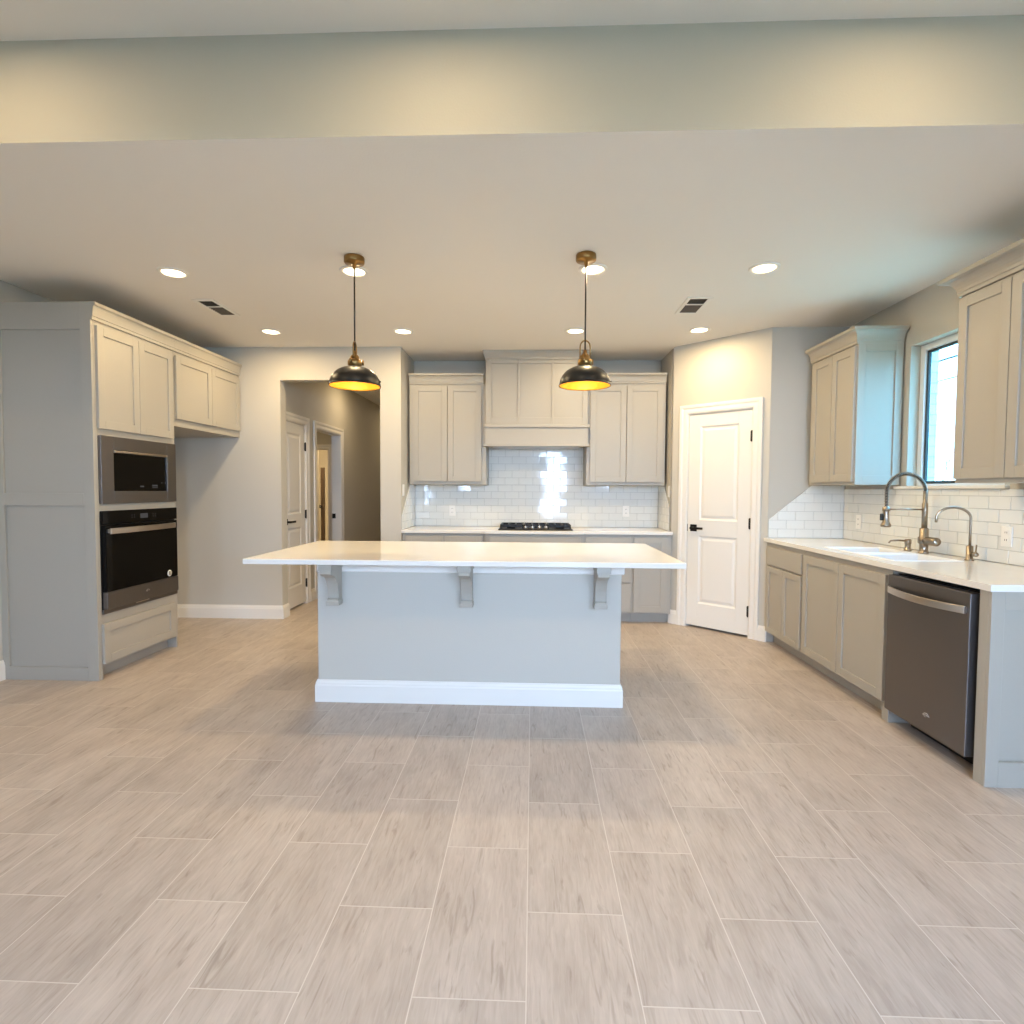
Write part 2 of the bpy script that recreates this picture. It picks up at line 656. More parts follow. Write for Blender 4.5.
# hall beyond the opening: its left wall with two doorways, the side room and the room beyond
mb = MB()
H1 = (5.625, 6.215, 0, 2.05)
H2 = (6.515, 7.36, 0, 2.05)
wall_with_holes(mb, 'x', YB1 + 0.12, 12.0, XHALL - 0.12, XHALL, 0, H + 0.05, [H1, H2])
mb.box(XHALL - 0.12, XC, 12.0, 12.1, 0, H + 0.05)
struct(mb.build('wall_hall_left', 'wall'))
mb = MB()
FD = (-3.80, -3.573, 0, 2.02)
wall_with_holes(mb, 'y', -5.6, XHALL - 0.12, 9.5, 9.62, 0, H + 0.05, [FD])
mb.box(-5.7, -5.6, YB1 + 0.12, 12.5, 0, H + 0.05)
mb.box(-5.6, XHALL - 0.12, 12.4, 12.5, 0, H + 0.05)
mb.box(-5.6, XWL - 0.15, YB1, YB1 + 0.12, 0, H + 0.05)
mb.box(-3.45, -3.35, 9.62, 12.4, 0, H + 0.05)
struct(mb.build('wall_side_room', 'wall'))

# ceilings: the living room's is higher, the step between them is painted like the walls
mb = MB()
mb.box(XWL - 0.15, XR + 0.22, YREAR - 0.15, 2.23, 3.131, 3.3)
struct(mb.build('ceiling', 'ceil'))
mb = MB()
mb.box(-5.7, XR + 0.22, 2.227, 12.6, H, H + 0.1)
struct(mb.build('ceiling_kitchen', 'ceil'))
mb = MB()
mb.box(XWL, XR, 2.2265, 2.40, H + 0.0005, 3.131)
struct(mb.build('wall_beam', 'wall'), 'paint-smooth drop between the two ceiling heights')

# baseboards
bp = base_prof()
mb = MB()
mb.sweep([(XHALL + 0.03, YB1 + 0.12), (-2.528, YB1 + 0.12), (-2.528, YB1), (XWL, YB1)], [(-a, z) for a, z in bp])
o = struct(mb.build('baseboard_hall', 'trim'))
mb = MB()
mb.sweep([(XWL, YB1), (XWL, 4.425)], [(-a, z) for a, z in bp])
mb.sweep([(XWL, 3.60), (XWL, YREAR)], [(-a, z) for a, z in bp])
struct(mb.build('baseboard_left', 'trim'))
mb = MB()
mb.sweep([(XC, YB1 + 0.001), (-1.52, YB1 + 0.001), (-1.52, YB1 + 0.12)], [(-a, z) for a, z in bp])
struct(mb.build('baseboard_hall_right', 'trim'))
mb = MB(TD)
cw = 0.085
mb.sweep([(-0.018, 0.06), (0, 0), (D0 - cw, 0)], bp)
mb.sweep([(D1 + cw, 0), (DL, 0), (DL + 0.006, 0.004)], bp)
struct(mb.build('baseboard_pantry', 'trim'))
mb = MB()
mb.sweep([(XHALL, 6.285 + 0.02), (XHALL, 6.43)], bp)
mb.sweep([(XHALL, 7.46), (XHALL, 11.99)], bp)
struct(mb.build('baseboard_hall_left', 'trim'))


# ------------------------------------------------------------------ doors
def casing(mb, u0, u1, top, w_=0.085, t=0.018, y=0.0, z0=0.0):
    """door trim in local wall coordinates (x along the wall, -y towards the room); mitred with a stepped profile"""
    prof = [(0.0, 0.008), (0.006, 0.011), (0.02, 0.013), (0.045, 0.011), (0.06, 0.018), (w_, 0.018), (w_, 0.0), (0.0, 0.0)]
    def pt(side, o, d):
        if side == 0:
            return (u0 - o, y - d, z0)
        if side == 1:
            return (u0 - o, y - d, top + o)
        if side == 2:
            return (u1 + o, y - d, top + o)
        return (u1 + o, y - d, z0)
    m = len(prof)
    v = [pt(s_, o_, d_) for s_ in range(4) for o_, d_ in prof]
    f = []
    for i in range(3):
        for k in range(m):
            f.append((i * m + k, (i + 1) * m + k, (i + 1) * m + (k + 1) % m, i * m + (k + 1) % m))
    f.append(tuple(range(m)))
    f.append(tuple(range(3 * m, 4 * m))[::-1])
    mb.add(v, f)


def jamb(mb, u0, u1, top, y0, y1, t=0.012):
    mb.box(u0 - t, u0, y0, y1, 0, top + t)
    mb.box(u1, u1 + t, y0, y1, 0, top + t)
    mb.box(u0, u1, y0, y1, top, top + t)


def panel_leaf(mb, u0, u1, z0, z1, y0, th=0.035, stile=0.115, rails=(0.22, 0.87, 1.02, None), top=0.115):
    """two-panel moulded door; front face at y0 (towards -y)"""
    lo = (z0 + rails[0], z0 + rails[1])
    hi = (z0 + rails[2], z1 - top)
    ys = y0 + 0.012
    mb.box(u0, u1, ys, y0 + th, z0, z1)
    mb.box(u0, u0 + stile, y0, ys, z0, z1)
    mb.box(u1 - stile, u1, y0, ys, z0, z1)
    for a, b in ((z0, lo[0]), (lo[1], hi[0]), (hi[1], z1)):
        mb.box(u0 + stile, u1 - stile, y0, ys, a, b)
    for a, b in (lo, hi):
        rings = []
        for ins, dy in ((0.0, 0.0), (0.014, 0.009), (0.024, 0.009), (0.045, 0.002)):
            rings.append([(u0 + stile + ins, y0 + dy, a + ins), (u1 - stile - ins, y0 + dy, a + ins),
                          (u1 - stile - ins, y0 + dy, b - ins), (u0 + stile + ins, y0 + dy, b - ins)])
        v = [p for r in rings for p in r]
        f = []
        for i in range(3):
            for k in range(4):
                f.append((i * 4 + k, i * 4 + (k + 1) % 4, (i + 1) * 4 + (k + 1) % 4, (i + 1) * 4 + k))
        f.append((12, 13, 14, 15))
        mb.add(v, f)


def lever(T, u, y, z, toward, parent):
    """black lever set on a square rose; toward = +1/-1 direction of the lever along u"""
    mb = MB(T)
    mb.box(u - 0.033, u + 0.033, y - 0.009, y, z - 0.033, z + 0.033)
    mb.lathe([(0.011, y - 0.05), (0.011, y - 0.008)], c=(u, 0, z), axis='y', seg=16)
    mb.box(u - 0.012 * toward, u + 0.115 * toward, y - 0.062, y - 0.046, z - 0.011, z + 0.011)
    return mb.build('door_handle', 'black', parent, bevel=0.003)


def hinge(T, u, y, z, parent):
    mb = MB(T)
    mb.box(u - 0.013, u + 0.013, y - 0.004, y + 0.004, z - 0.045, z + 0.045)
    mb.lathe([(0.007, z - 0.05), (0.007, z + 0.05)], c=(u, y - 0.007, 0), axis='z', seg=10)
    return mb.build('hinge', 'black', parent)


def door(name, T, u0, u1, z1, latch, label, leaf=True):
    loc = T @ Vector(((u0 + u1) / 2, 0.03, 0))
    root = bpy.data.objects.new(name, None)
    COL.objects.link(root)
    root.location = loc
    struct(root, label)
    mb = MB(T)
    casing(mb, u0 - 0.006, u1 + 0.006, z1 + 0.006)
    mb.build('door_casing', 'trim', root, bevel=0.0015)
    mb = MB(T)
    jamb(mb, u0, u1, z1, 0.0, 0.12 if leaf is False else 0.1)
    mb.build('door_jamb', 'trim', root)
    if leaf:
        mb = MB(T)
        panel_leaf(mb, u0 + 0.003, u1 - 0.003, 0.022, z1 - 0.004, 0.006)
        mb.build('door_leaf', 'trim', root, bevel=0.0015)
        ul = u0 + 0.065 if latch == 'l' else u1 - 0.065
        lever(T, ul, 0.006, 0.965, 1 if latch == 'l' else -1, root)
        uh = u1 - 0.002 if latch == 'l' else u0 + 0.002
        for z in (0.24, 1.03, z1 - 0.24):
            hinge(T, uh, 0.004, z, root)
    return root


d1 = door('door_1', TD, D0, D1, 2.05, 'l', 'white two-panel pantry door with a black lever on the diagonal wall')
mb = MB(TD)
mb.box(D0 - 0.006, D0 + 0.0005, 0.001, 0.03, 0.93, 1.0)
mb.build('strike_plate', 'black', d1)
# hall wall faces +x : local x runs along +y ... local y goes into the wall (-x)
TH = Matrix(((0, -1, 0, XHALL), (1, 0, 0, 0), (0, 0, 1, 0), (0, 0, 0, 1)))
door('door_2', TH, H1[0] + 0.012, H1[1] - 0.012, 2.038, 'l', 'narrow white closed door with black lever just inside the hall opening')
door('door_3', TH, H2[0] + 0.012, H2[1] - 0.012, 2.038, 'l', 'open white-cased doorway further along the hall', leaf=False)
d3 = [o for o in bpy.data.objects if o.name == 'door_3'][0]
mb = MB(TH)
mb.box(H2[1] - 0.020, H2[1] - 0.0115, 0.07, 0.115, 0.92, 0.985)
mb.build('strike_plate', 'black', d3)
# doorway in the far wall of that room
TF = Matrix(((1, 0, 0, 0), (0, 1, 0, 9.5), (0, 0, 1, 0), (0, 0, 0, 1)))
door('door_4', TF, FD[0] + 0.012, FD[1] - 0.012, 2.0, 'l', 'bright doorway glimpsed through the open hall doorway', leaf=False)
d4 = [o for o in bpy.data.objects if o.name == 'door_4'][0]
d5 = thing('interior_door', 'dark brown door standing edge-on in the bright far room', 'door', (-4.27, 11.03, 0))
mb = MB()
mb.box(-4.305, -4.235, 11.0, 11.06, 0.0, 1.75)
mb.build('door_leaf', 'brown', d5, bevel=0.003)
mb = MB()
mb.lathe([(0.012, 10.95), (0.012, 11.0)], c=(-4.285, 0, 0.96), axis='y', seg=12)
mb.lathe([(0.0, 10.91), (0.032, 10.92), (0.034, 10.95), (0.012, 10.955)], c=(-4.285, 0, 0.96), axis='y', seg=16)
mb.build('door_knob', 'black', d5)


# ------------------------------------------------------------------ windows
def window_root(name, loc, label):
    r = bpy.data.objects.new(name, None)
    COL.objects.link(r)
    r.location = loc
    struct(r, label)
    return r


y0, y1, z0, z1 = KIT
wr = window_root('window_1', (XR + 0.09, (y0 + y1) / 2, z0), 'kitchen window over the sink looking onto pale brick and bright sky')
mb = MB()
fx0, fx1 = XR + 0.068, XR + 0.118
for a, b, c, d in ((y0 + 0.001, y0 + 0.045, z0 + 0.001, z1 - 0.001), (y1 - 0.045, y1 - 0.001, z0 + 0.001, z1 - 0.001), (y0 + 0.045, y1 - 0.045, z0 + 0.001, z0 + 0.014), (y0 + 0.045, y1 - 0.045, z1 - 0.045, z1 - 0.001)):
    mb.box(fx0, fx1, a, b, c, d)
mb.build('window_frame', 'vinyl', wr, bevel=0.003)
mb = MB()
g0, g1 = XR + 0.084, XR + 0.104
for a, b, c, d in ((y0 + 0.045, y0 + 0.062, z0 + 0.014, z1 - 0.045), (y1 - 0.062, y1 - 0.045, z0 + 0.014, z1 - 0.045), (y0 + 0.062, y1 - 0.062, z0 + 0.014, z0 + 0.034), (y0 + 0.062, y1 - 0.062, z1 - 0.062, z1 - 0.045)):
    mb.box(g0, g1, a, b, c, d)
mb.build('sash', 'gasket', wr, bevel=0.002)
mb = MB()
mb.box(XR + 0.092, XR + 0.096, y0 + 0.06, y1 - 0.06, z0 + 0.032, z1 - 0.06)
mb.build('pane', 'dimglass', wr)
mb = MB()
mb.box(XR - 0.030, XR + 0.067, y0 - 0.035, y1 + 0.1, z0 - 0.022, z0 - 0.001)
mb.build('window_sill', 'trim', wr, bevel=0.003)


def plain_window(name, axis, u0, u1, z0, z1, n, label):
    r = window_root(name, (n, (u0 + u1) / 2, z0) if axis == 'x' else ((u0 + u1) / 2, n, z0), label)
    def bx(mb, a, b, e, f, c, d):
        mb.box(*((e, f, a, b) if axis == 'x' else (a, b, e, f)), c, d)
    mb = MB()
    for a, b, c, d in ((u0, u0 + 0.03, z0, z1), (u1 - 0.03, u1, z0, z1), (u0 + 0.03, u1 - 0.03, z0, z0 + 0.03), (u0 + 0.03, u1 - 0.03, z1 - 0.03, z1)):
        bx(mb, a, b, n - 0.03, n + 0.03, c, d)
    mb.build('window_frame', 'vinyl', r)
    mb = MB()
    bx(mb, u0 + 0.028, u1 - 0.028, n - 0.003, n + 0.003, z0 + 0.028, z1 - 0.028)
    mb.build('pane', 'glass', r)


plain_window('window_2', 'y', *REAR[0], YREAR - 0.08, 'living room window behind the camera')
plain_window('window_3', 'y', *REAR[1], YREAR - 0.08, 'added high window behind the camera for daylight on the island')  # unseen opening added to let more daylight onto the island front
plain_window('window_4', 'y', *REAR[2], YREAR - 0.08, 'glazed patio door behind the camera')
plain_window('window_5', 'y', *REAR[3], YREAR - 0.08, 'added wide high window behind the camera for daylight on the island')  # unseen opening added, sends daylight to the island and right end panel

# outside: unseen darkened ground behind, pale dry ground beside, a bare shrub, two utility cables
struct(MB().box(-14, 40, -20, YREAR - 0.2, -0.12, -0.06).build('ground_rear', 'patio'))
struct(MB().box(XR + 0.23, 40, YREAR - 0.2, 30, -0.12, -0.06).build('ground', 'soil'))
sh = thing('bare_shrub', 'leafless twiggy shrub outside the kitchen window', 'shrub', (5.0, 6.85, -0.06))
mb = MB()
for k in range(26):
    a = random.uniform(0, 2 * PI)
    p = Vector((5.0 + random.uniform(-.12, .12), 6.85 + random.uniform(-.12, .12), -0.06))
    d = Vector((math.cos(a) * 0.28, math.sin(a) * 0.28, 1)).normalized()
    pts = [p]
    for j in range(9):
        d = (d + Vector((random.uniform(-.22, .22), random.uniform(-.22, .22), random.uniform(-.05, .1)))).normalized()
        p = p + d * 0.21
        pts.append(p.copy())
        if j > 3:
            e = (d + Vector((random.uniform(-.9, .9), random.uniform(-.9, .9), random.uniform(0, .4)))).normalized()
            mb.tube([p, p + e * 0.12, p + e * 0.22 + Vector((0, 0, .04))], [0.004, 0.003, 0.002], seg=5)
    mb.tube(pts, [0.009 - 0.0007 * i for i in range(len(pts))], seg=6)
mb.build('twigs', 'bark', sh)
mb = MB()
mb.tube([(12, 9 + 1.8 * i, 5.35 - 0.16 * math.sin(PI * i / 8)) for i in range(9)], 0.03, seg=6)
tag(mb.build('utility_cable', 'wire'), 'upper dark overhead cable crossing the sky outside the window', 'cable', 'overhead cables')
mb = MB()
mb.tube([(12, 9 + 1.8 * i, 4.72 - 0.12 * math.sin(PI * i / 8)) for i in range(9)], 0.018, seg=6)
tag(mb.build('utility_cable', 'wire'), 'lower thinner overhead cable crossing the sky outside the window', 'cable', 'overhead cables')


# ------------------------------------------------------------------ left run: oven tower and cabinet over the fridge space
XL = -2.947
YT, YT2, YF2 = 3.607, 4.425, 5.436
XB = XWL + 0.001
ot = thing('oven_tower_cabinet', 'tall grey cabinet tower holding the microwave and wall oven', 'cabinet', ((XB + XL) / 2, (YT + YT2) / 2, 0))
mb = MB()
# carcass with openings for the two appliances
MWZ, OVZ = (1.218, 1.668), (0.462, 1.155)
fr = 0.022
mb.box(XB, XL, YT + 0.001, YT + 0.019, 0, 2.44)                      # near side (behind the end panel)
mb.box(XB, XL, YT2 - 0.019, YT2, 0, 2.44)
mb.box(XB, XB + 0.01, YT + 0.019, YT2 - 0.019, 0.1, 2.44)
for z_a, z_b in ((0.09, OVZ[0] - 0.004), (OVZ[1] + 0.004, MWZ[0] - 0.004), (MWZ[1] + 0.004, 2.44)):
    mb.box(XB + 0.01, XL, YT + 0.019, YT2 - 0.019, z_a, z_b)
mb.build('carcass', 'cab', ot, bevel=0.001)
mb = MB()
mb.box(XB + 0.05, XL - 0.075, YT + 0.02, YT2 - 0.02, 0, 0.09)
mb.build('toe_kick', 'cab', ot)
# framed end panel facing the living room
PX0 = XB
mb = MB()
yy0, yy1 = YT - 0.019, YT
mb.box(PX0, PX0 + 0.045, yy0, yy1, 0, 2.555)
mb.box(XL - 0.075, XL, yy0, yy1, 0, 2.555)
mb.box(PX0 + 0.045, XL - 0.075, yy0, yy1, 0, 0.092)
mb.box(PX0 + 0.045, XL - 0.075, yy0, yy1, 1.197, 1.281)
mb.box(PX0 + 0.045, XL - 0.075, yy0, yy1, 2.376, 2.555)
mb.box(PX0 + 0.04, XL - 0.07, yy0 + 0.015, yy1, 0.08, 2.38)
mb.build('end_panel', 'cab', ot, bevel=0.0015)
LFT.shaker('door', YT + 0.012, 4.008, 1.722, 2.408, XL + 0.001, ot)
LFT.shaker('door', 4.012, YT2 - 0.03, 1.722, 2.408, XL + 0.001, ot)
LFT.shaker('drawer', YT + 0.012, YT2 - 0.06, 0.108, 0.385, XL + 0.001, ot)
mb = MB()
cp = crown_prof(2.44, 2.555, 0.034)
mb.sweep([(XL, YT2), (XL, YT - 0.019)], [(-a, z) for a, z in cp])
mb.box(XB, XL, YT, YT2, 2.44, 2.455)
mb.build('crown_moulding', 'cab', ot)

fc = thing('fridge_top_cabinet', 'short grey two-door cabinet over the empty fridge space', 'cabinet', ((XB + XL) / 2, (YT2 + YF2) / 2, 1.83))
mb = MB()
mb.box(XB, XL, YT2 + 0.001, YF2, 1.83, 2.44)
mb.build('carcass', 'cab', fc, bevel=0.001)
LFT.shaker('door', YT2 + 0.013, 4.938, 1.89, 2.408, XL + 0.001, fc)
LFT.shaker('door', 4.942, YF2 - 0.02, 1.89, 2.408, XL + 0.001, fc)
mb = MB()
mb.sweep([(XL, YF2 - 0.001), (XL, YT2 + 0.001)], [(-a, z) for a, z in cp])
mb.box(XB, XL, YT2 + 0.001, YF2, 2.44, 2.455)
mb.build('crown_moulding', 'cab', fc)

# microwave with trim kit
ya, yb = YT + 0.022, YT2 - 0.022
mw = thing('microwave', 'built-in microwave with a dark stainless trim above the oven', 'microwave', (XL - 0.2, (ya + yb) / 2, MWZ[0]))
gy0, gy1, gz0, gz1 = 3.738, 4.298, 1.297, 1.585
mb = MB()
mb.box(XL - 0.4, XL + 0.001, ya, yb, MWZ[0], MWZ[1])
mb.build('housing', 'slot', mw)
mb = MB()
mb.box(XL + 0.001, XL + 0.022, ya - 0.004, gy0, MWZ[0] - 0.008, MWZ[1] + 0.01)
mb.box(XL + 0.001, XL + 0.022, gy1, yb + 0.004, MWZ[0] - 0.008, MWZ[1] + 0.01)
mb.box(XL + 0.001, XL + 0.022, gy0, gy1, MWZ[0] - 0.008, gz0)
mb.box(XL + 0.001, XL + 0.022, gy0, gy1, gz1, MWZ[1] + 0.01)
mb.build('trim_frame', 'steel', mw, bevel=0.002)
mb = MB()
mb.box(XL + 0.001, XL + 0.012, gy0, gy1, gz0, gz1 - 0.022)
mb.build('door_glass', 'glassblack', mw, bevel=0.002)
mb = MB()
mb.box(XL + 0.001, XL + 0.030, gy0 + 0.002, gy1 - 0.002, gz1 - 0.02, gz1 - 0.004)
mb.build('pull_rail', 'brightsteel', mw, bevel=0.003)
for q_ in ((4.005, 4.045, 1.325, 1.337), (4.135, 4.195, 1.32, 1.326), (4.135, 4.195, 1.332, 1.345)):
    mb = MB()
    mb.box(XL + 0.0121, XL + 0.0128, *q_)
    mb.build('control_mark', 'display', mw)
for q in (4.245, 4.285):
    mb = MB()
    mb.lathe([(0.006, XL + 0.0119), (0.006, XL + 0.0128)], c=(0, q, 1.36), axis='x', seg=12)
    mb.build('control_mark', 'display', mw)

ov = thing('wall_oven', 'black glass wall oven with a bright bar handle in the tower', 'oven', (XL - 0.2, (ya + yb) / 2, OVZ[0]))
mb = MB()
mb.box(XL - 0.5, XL + 0.002, ya, yb, OVZ[0] + 0.002, OVZ[1])
mb.build('housing', 'black', ov)
mb = MB()
mb.box(XL + 0.002, XL + 0.022, ya - 0.004, yb + 0.004, 1.068, OVZ[1] + 0.006)
mb.build('control_panel', 'glassblack', ov, bevel=0.003)
mb = MB()
mb.box(XL + 0.0222, XL + 0.0228, 3.985, 4.065, 1.095, 1.13)
mb.build('display', 'display', ov)
for q in (3.90, 3.925, 4.125, 4.15):
    for zz in (1.105, 1.122):
        mb = MB()
        mb.lathe([(0.004, XL + 0.0219), (0.004, XL + 0.0226)], c=(0, q, zz), axis='x', seg=10)
        mb.build('touch_key', 'display', ov)
od = MB()
od.box(XL + 0.002, XL + 0.034, ya + 0.006, yb - 0.014, 0.602, 1.06)
odo = od.build('oven_door', 'glassblack', ov, bevel=0.004)
mb = MB()
mb.box(XL + 0.002, XL + 0.037, ya + 0.006, yb - 0.014, 0.482, 0.600)
mb.build('door_base_panel', 'steel', ov, bevel=0.003)
mb = MB()
mb.box(XL + 0.002, XL + 0.016, ya - 0.004, yb + 0.004, OVZ[0] - 0.012, 0.480)
mb.build('vent_trim', 'steel', ov, bevel=0.002)
mb = MB()
mb.box(XL + 0.0161, XL + 0.018, 3.93, 4.07, 0.468, 0.474)
mb.build('vent_mark', 'brightsteel', ov)
mb = MB()
n_ = 14
vv, ff = [], []
for i in range(n_ + 1):
    t_ = i / n_
    yq = 3.645 + t_ * (4.325 - 3.645)
    bow = 0.020 + 0.020 * math.sin(PI * t_)
    for dx, dz in ((0, -0.021), (0.012, -0.019), (0.012, 0.019), (0, 0.021)):
        vv.append((XL + 0.034 + bow + dx, yq, 1.022 + dz))
for i in range(n_):
    for k in range(4):
        ff.append((i * 4 + k, (i + 1) * 4 + k, (i + 1) * 4 + (k + 1) % 4, i * 4 + (k + 1) % 4))
ff += [(0, 1, 2, 3), tuple(range(n_ * 4, n_ * 4 + 4))[::-1]]
mb.add(vv, ff)
for q in (3.653, 4.303):
    mb.box(XL + 0.030, XL + 0.057, q, q + 0.014, 1.008, 1.036)
mb.build('oven_handle', 'brightsteel', odo, bevel=0.002)
mb = MB()
mb.lathe([(0.026, XL + 0.0341), (0.026, XL + 0.0348)], c=(0, 4.285, 0.637), axis='x', seg=28)
stk = mb.build('round_sticker', 'plastic', odo)
mb = MB()
mb.box(XL + 0.0349, XL + 0.0353, 4.277, 4.293, 0.624, 0.65)
mb.lathe([(0.018, XL + 0.0349), (0.018, XL + 0.0352), (0.015, XL + 0.0352), (0.015, XL + 0.0349)], c=(0, 4.285, 0.637), axis='x', seg=28, closed=True)
mb.build('sticker_print', 'steel', stk)


def swoosh(run, u, n, z, s_, parent, d=1):
    """small oval swirl mark with a short word stroke"""
    mb = MB()
    pts = []
    for i in range(17):
        a = -0.4 + i / 16 * 5.0
        pts.append(run.pt(u + d * s_ * 0.7 * math.cos(a), n, z + s_ * 0.42 * math.sin(a)))
    mb.tube(pts, [s_ * (0.03 + 0.05 * math.sin(PI * i / 16)) for i in range(17)], seg=6)
    mb.tube([run.pt(u - d * s_ * 1.1, n, z - s_ * 0.12), run.pt(u - d * s_ * 0.2, n, z + s_ * 0.06), run.pt(u + d * s_ * 1.0, n, z - s_ * 0.05)], s_ * 0.05, seg=6)
    return mb.build('maker_mark', 'logo', parent)


swoosh(LFT, 4.03, XL + 0.037, 0.545, 0.022, ov)


# ------------------------------------------------------------------ cooking wall: uppers, hood, base cabinets
YUF = 5.70          # face frame of the upper cabinets
def upper(label, u0, u1, doors, zb=1.372, zt=2.41):
    t = thing('wall_cabinet', label, 'cabinet', ((u0 + u1) / 2, (YUF + YB2) / 2, zb), 'grey upper cabinets')
    mb = MB()
    mb.box(u0, u1, YUF, YB2 - 0.014, zb, zt)
    mb.build('carcass', 'cab', t, bevel=0.001)
    for a, b in doors:
        BCK.shaker('door', a, b, 1.405, 2.388, YUF - 0.001, t)
    return t


ul = upper('grey two-door upper cabinet left of the range hood', -1.285, -0.485, [(-1.245, -0.889), (-0.884, -0.534)])
ur = upper('grey two-door upper cabinet right of the range hood', 0.551, 1.352, [(0.586, 0.951), (0.957, 1.322)])
cpb = crown_prof(2.41, 2.512, 0.045)
mb = MB()
mb.sweep([(-0.515, YUF), (-1.285, YUF)], [(-a, z) for a, z in cpb])
mb.box(-1.285, -0.515, YUF, YB2 - 0.014, 2.41, 2.42)
mb.build('crown_moulding', 'cab', ul)
mb = MB()
mb.sweep([(1.352, YUF), (0.58, YUF)], [(-a, z) for a, z in cpb])
mb.box(0.58, 1.352, YUF, YB2 - 0.014, 2.41, 2.42)
mb.build('crown_moulding', 'cab', ur)

hd = thing('range_hood', 'tall grey panelled range hood centred over the cooktop', 'range hood', (0.03, 5.82, 1.76))
HX0, HX1, HY = -0.483, 0.5495, 5.62
mb = MB()
mb.box(HX0, HX1, HY, YB2 - 0.014, 1.96, 2.635)
mb.build('hood_body', 'cab', hd, bevel=0.001)
mb = MB()
st = [(HX0, HX0 + 0.052), (-0.160, -0.138), (0.186, 0.208), (HX1 - 0.052, HX1)]
for a, b in st:
    mb.box(a, b, HY - 0.014, HY, 1.985, 2.625)
for a, b in ((1.985, 2.055), (2.60, 2.635)):
    for i in range(3):
        mb.box(st[i][1], st[i + 1][0], HY - 0.014, HY, a, b)
mb.build('panel_frame', 'cab', hd, bevel=0.0015)
mb = MB()
mb.box(HX0 - 0.022, HX1 + 0.022, HY - 0.032, YUF - 0.03, 1.953, 1.985)
mb.build('upper_ledge', 'cab', hd, bevel=0.004)
mb = MB()
mb.box(HX0 - 0.004, HX1 + 0.004, HY - 0.016, YUF - 0.024, 1.785, 1.953)
mb.box(HX0 + 0.001, HX1 - 0.001, YUF - 0.024, YB2 - 0.014, 1.785, 1.96)
mb.build('apron', 'cab', hd, bevel=0.001)
mb = MB()
mb.box(HX0 - 0.022, HX1 + 0.022, HY - 0.032, YUF - 0.03, 1.762, 1.785)
mb.build('lower_ledge', 'cab', hd, bevel=0.004)
mb = MB()
mb.box(HX0 + 0.06, HX1 - 0.06, HY + 0.03, YB2 - 0.06, 1.766, 1.785)
mb.build('vent_insert', 'brightsteel', hd, bevel=0.003)
mb = MB()
mb.sweep([(HX1, YB2 - 0.014), (HX1, HY - 0.014), (HX0, HY - 0.014), (HX0, YB2 - 0.014)], [(-a, z) for a, z in [(0, 2.635), (0.01, 2.635), (0.01, 2.66), (0.03, 2.70), (0.03, H - 0.001), (0, H - 0.001)]])
mb.build('crown_moulding', 'cab', hd)

YBF = 5.455          # base cabinet face
def base_cab(label, u0, u1, nf, z=0.884):
    t = thing('base_cabinet', label, 'cabinet', ((u0 + u1) / 2, (nf + YB2) / 2, 0), 'grey base cabinets of the cooking wall')
    mb = MB()
    mb.box(u0, u1, nf, YB2 - 0.001, 0.10, z)
    mb.build('carcass', 'cab', t, bevel=0.001)
    mb = MB()
    mb.box(u0 + 0.001, u1 - 0.001, nf + 0.075, YB2 - 0.05, 0, 0.10)
    mb.build('toe_kick', 'cab', t)
    return t


c1 = base_cab('grey base cabinet left of the cooktop, below the left counter end', -1.305, -0.472, YBF)
for a, b in ((-1.268, -0.893), (-0.875, -0.497)):
    BCK.shaker('door', a, b, 0.115, 0.855, YBF - 0.001, c1)
c2 = base_cab('grey base cabinet directly below the gas cooktop', -0.471, 0.498, YBF - 0.03)
BCK.slab('drawer', -0.425, 0.475, 0.70, 0.855, YBF - 0.031, c2)
for a, b in ((-0.425, 0.022), (0.027, 0.475)):
    BCK.shaker('door', a, b, 0.115, 0.685, YBF - 0.031, c2)
c3 = base_cab('grey drawer base cabinet just right of the cooktop', 0.499, 0.995, YBF)
BCK.slab('drawer', 0.525, 0.972, 0.70, 0.855, YBF - 0.001, c3)
BCK.slab('drawer', 0.525, 0.972, 0.415, 0.685, YBF - 0.001, c3)
BCK.slab('drawer', 0.525, 0.972, 0.115, 0.40, YBF - 0.001, c3)
c4 = base_cab('narrow grey single-door base cabinet beside the pantry wall', 0.996, 1.37, YBF)
BCK.shaker('door', 1.003, 1.325, 0.115, 0.855, YBF - 0.001, c4)

ct = MB()
zc0, zc1 = 0.885, 0.915
YCF = YBF - 0.028
prs = [(-1.311, YB2 - 0.001), (-1.311, YCF), (-0.478, YCF), (-0.478, YCF - 0.03), (0.504, YCF - 0.03), (0.504, YCF), (1.376, YCF), (1.376, YB2 - 0.001)]
ct.prism([(x, y, zc0) for x, y in prs], (0, 0, zc1 - zc0))
tag(ct.build('countertop', 'quartz', bevel=0.003), 'white quartz countertop along the cooking wall under the cooktop', 'countertop')

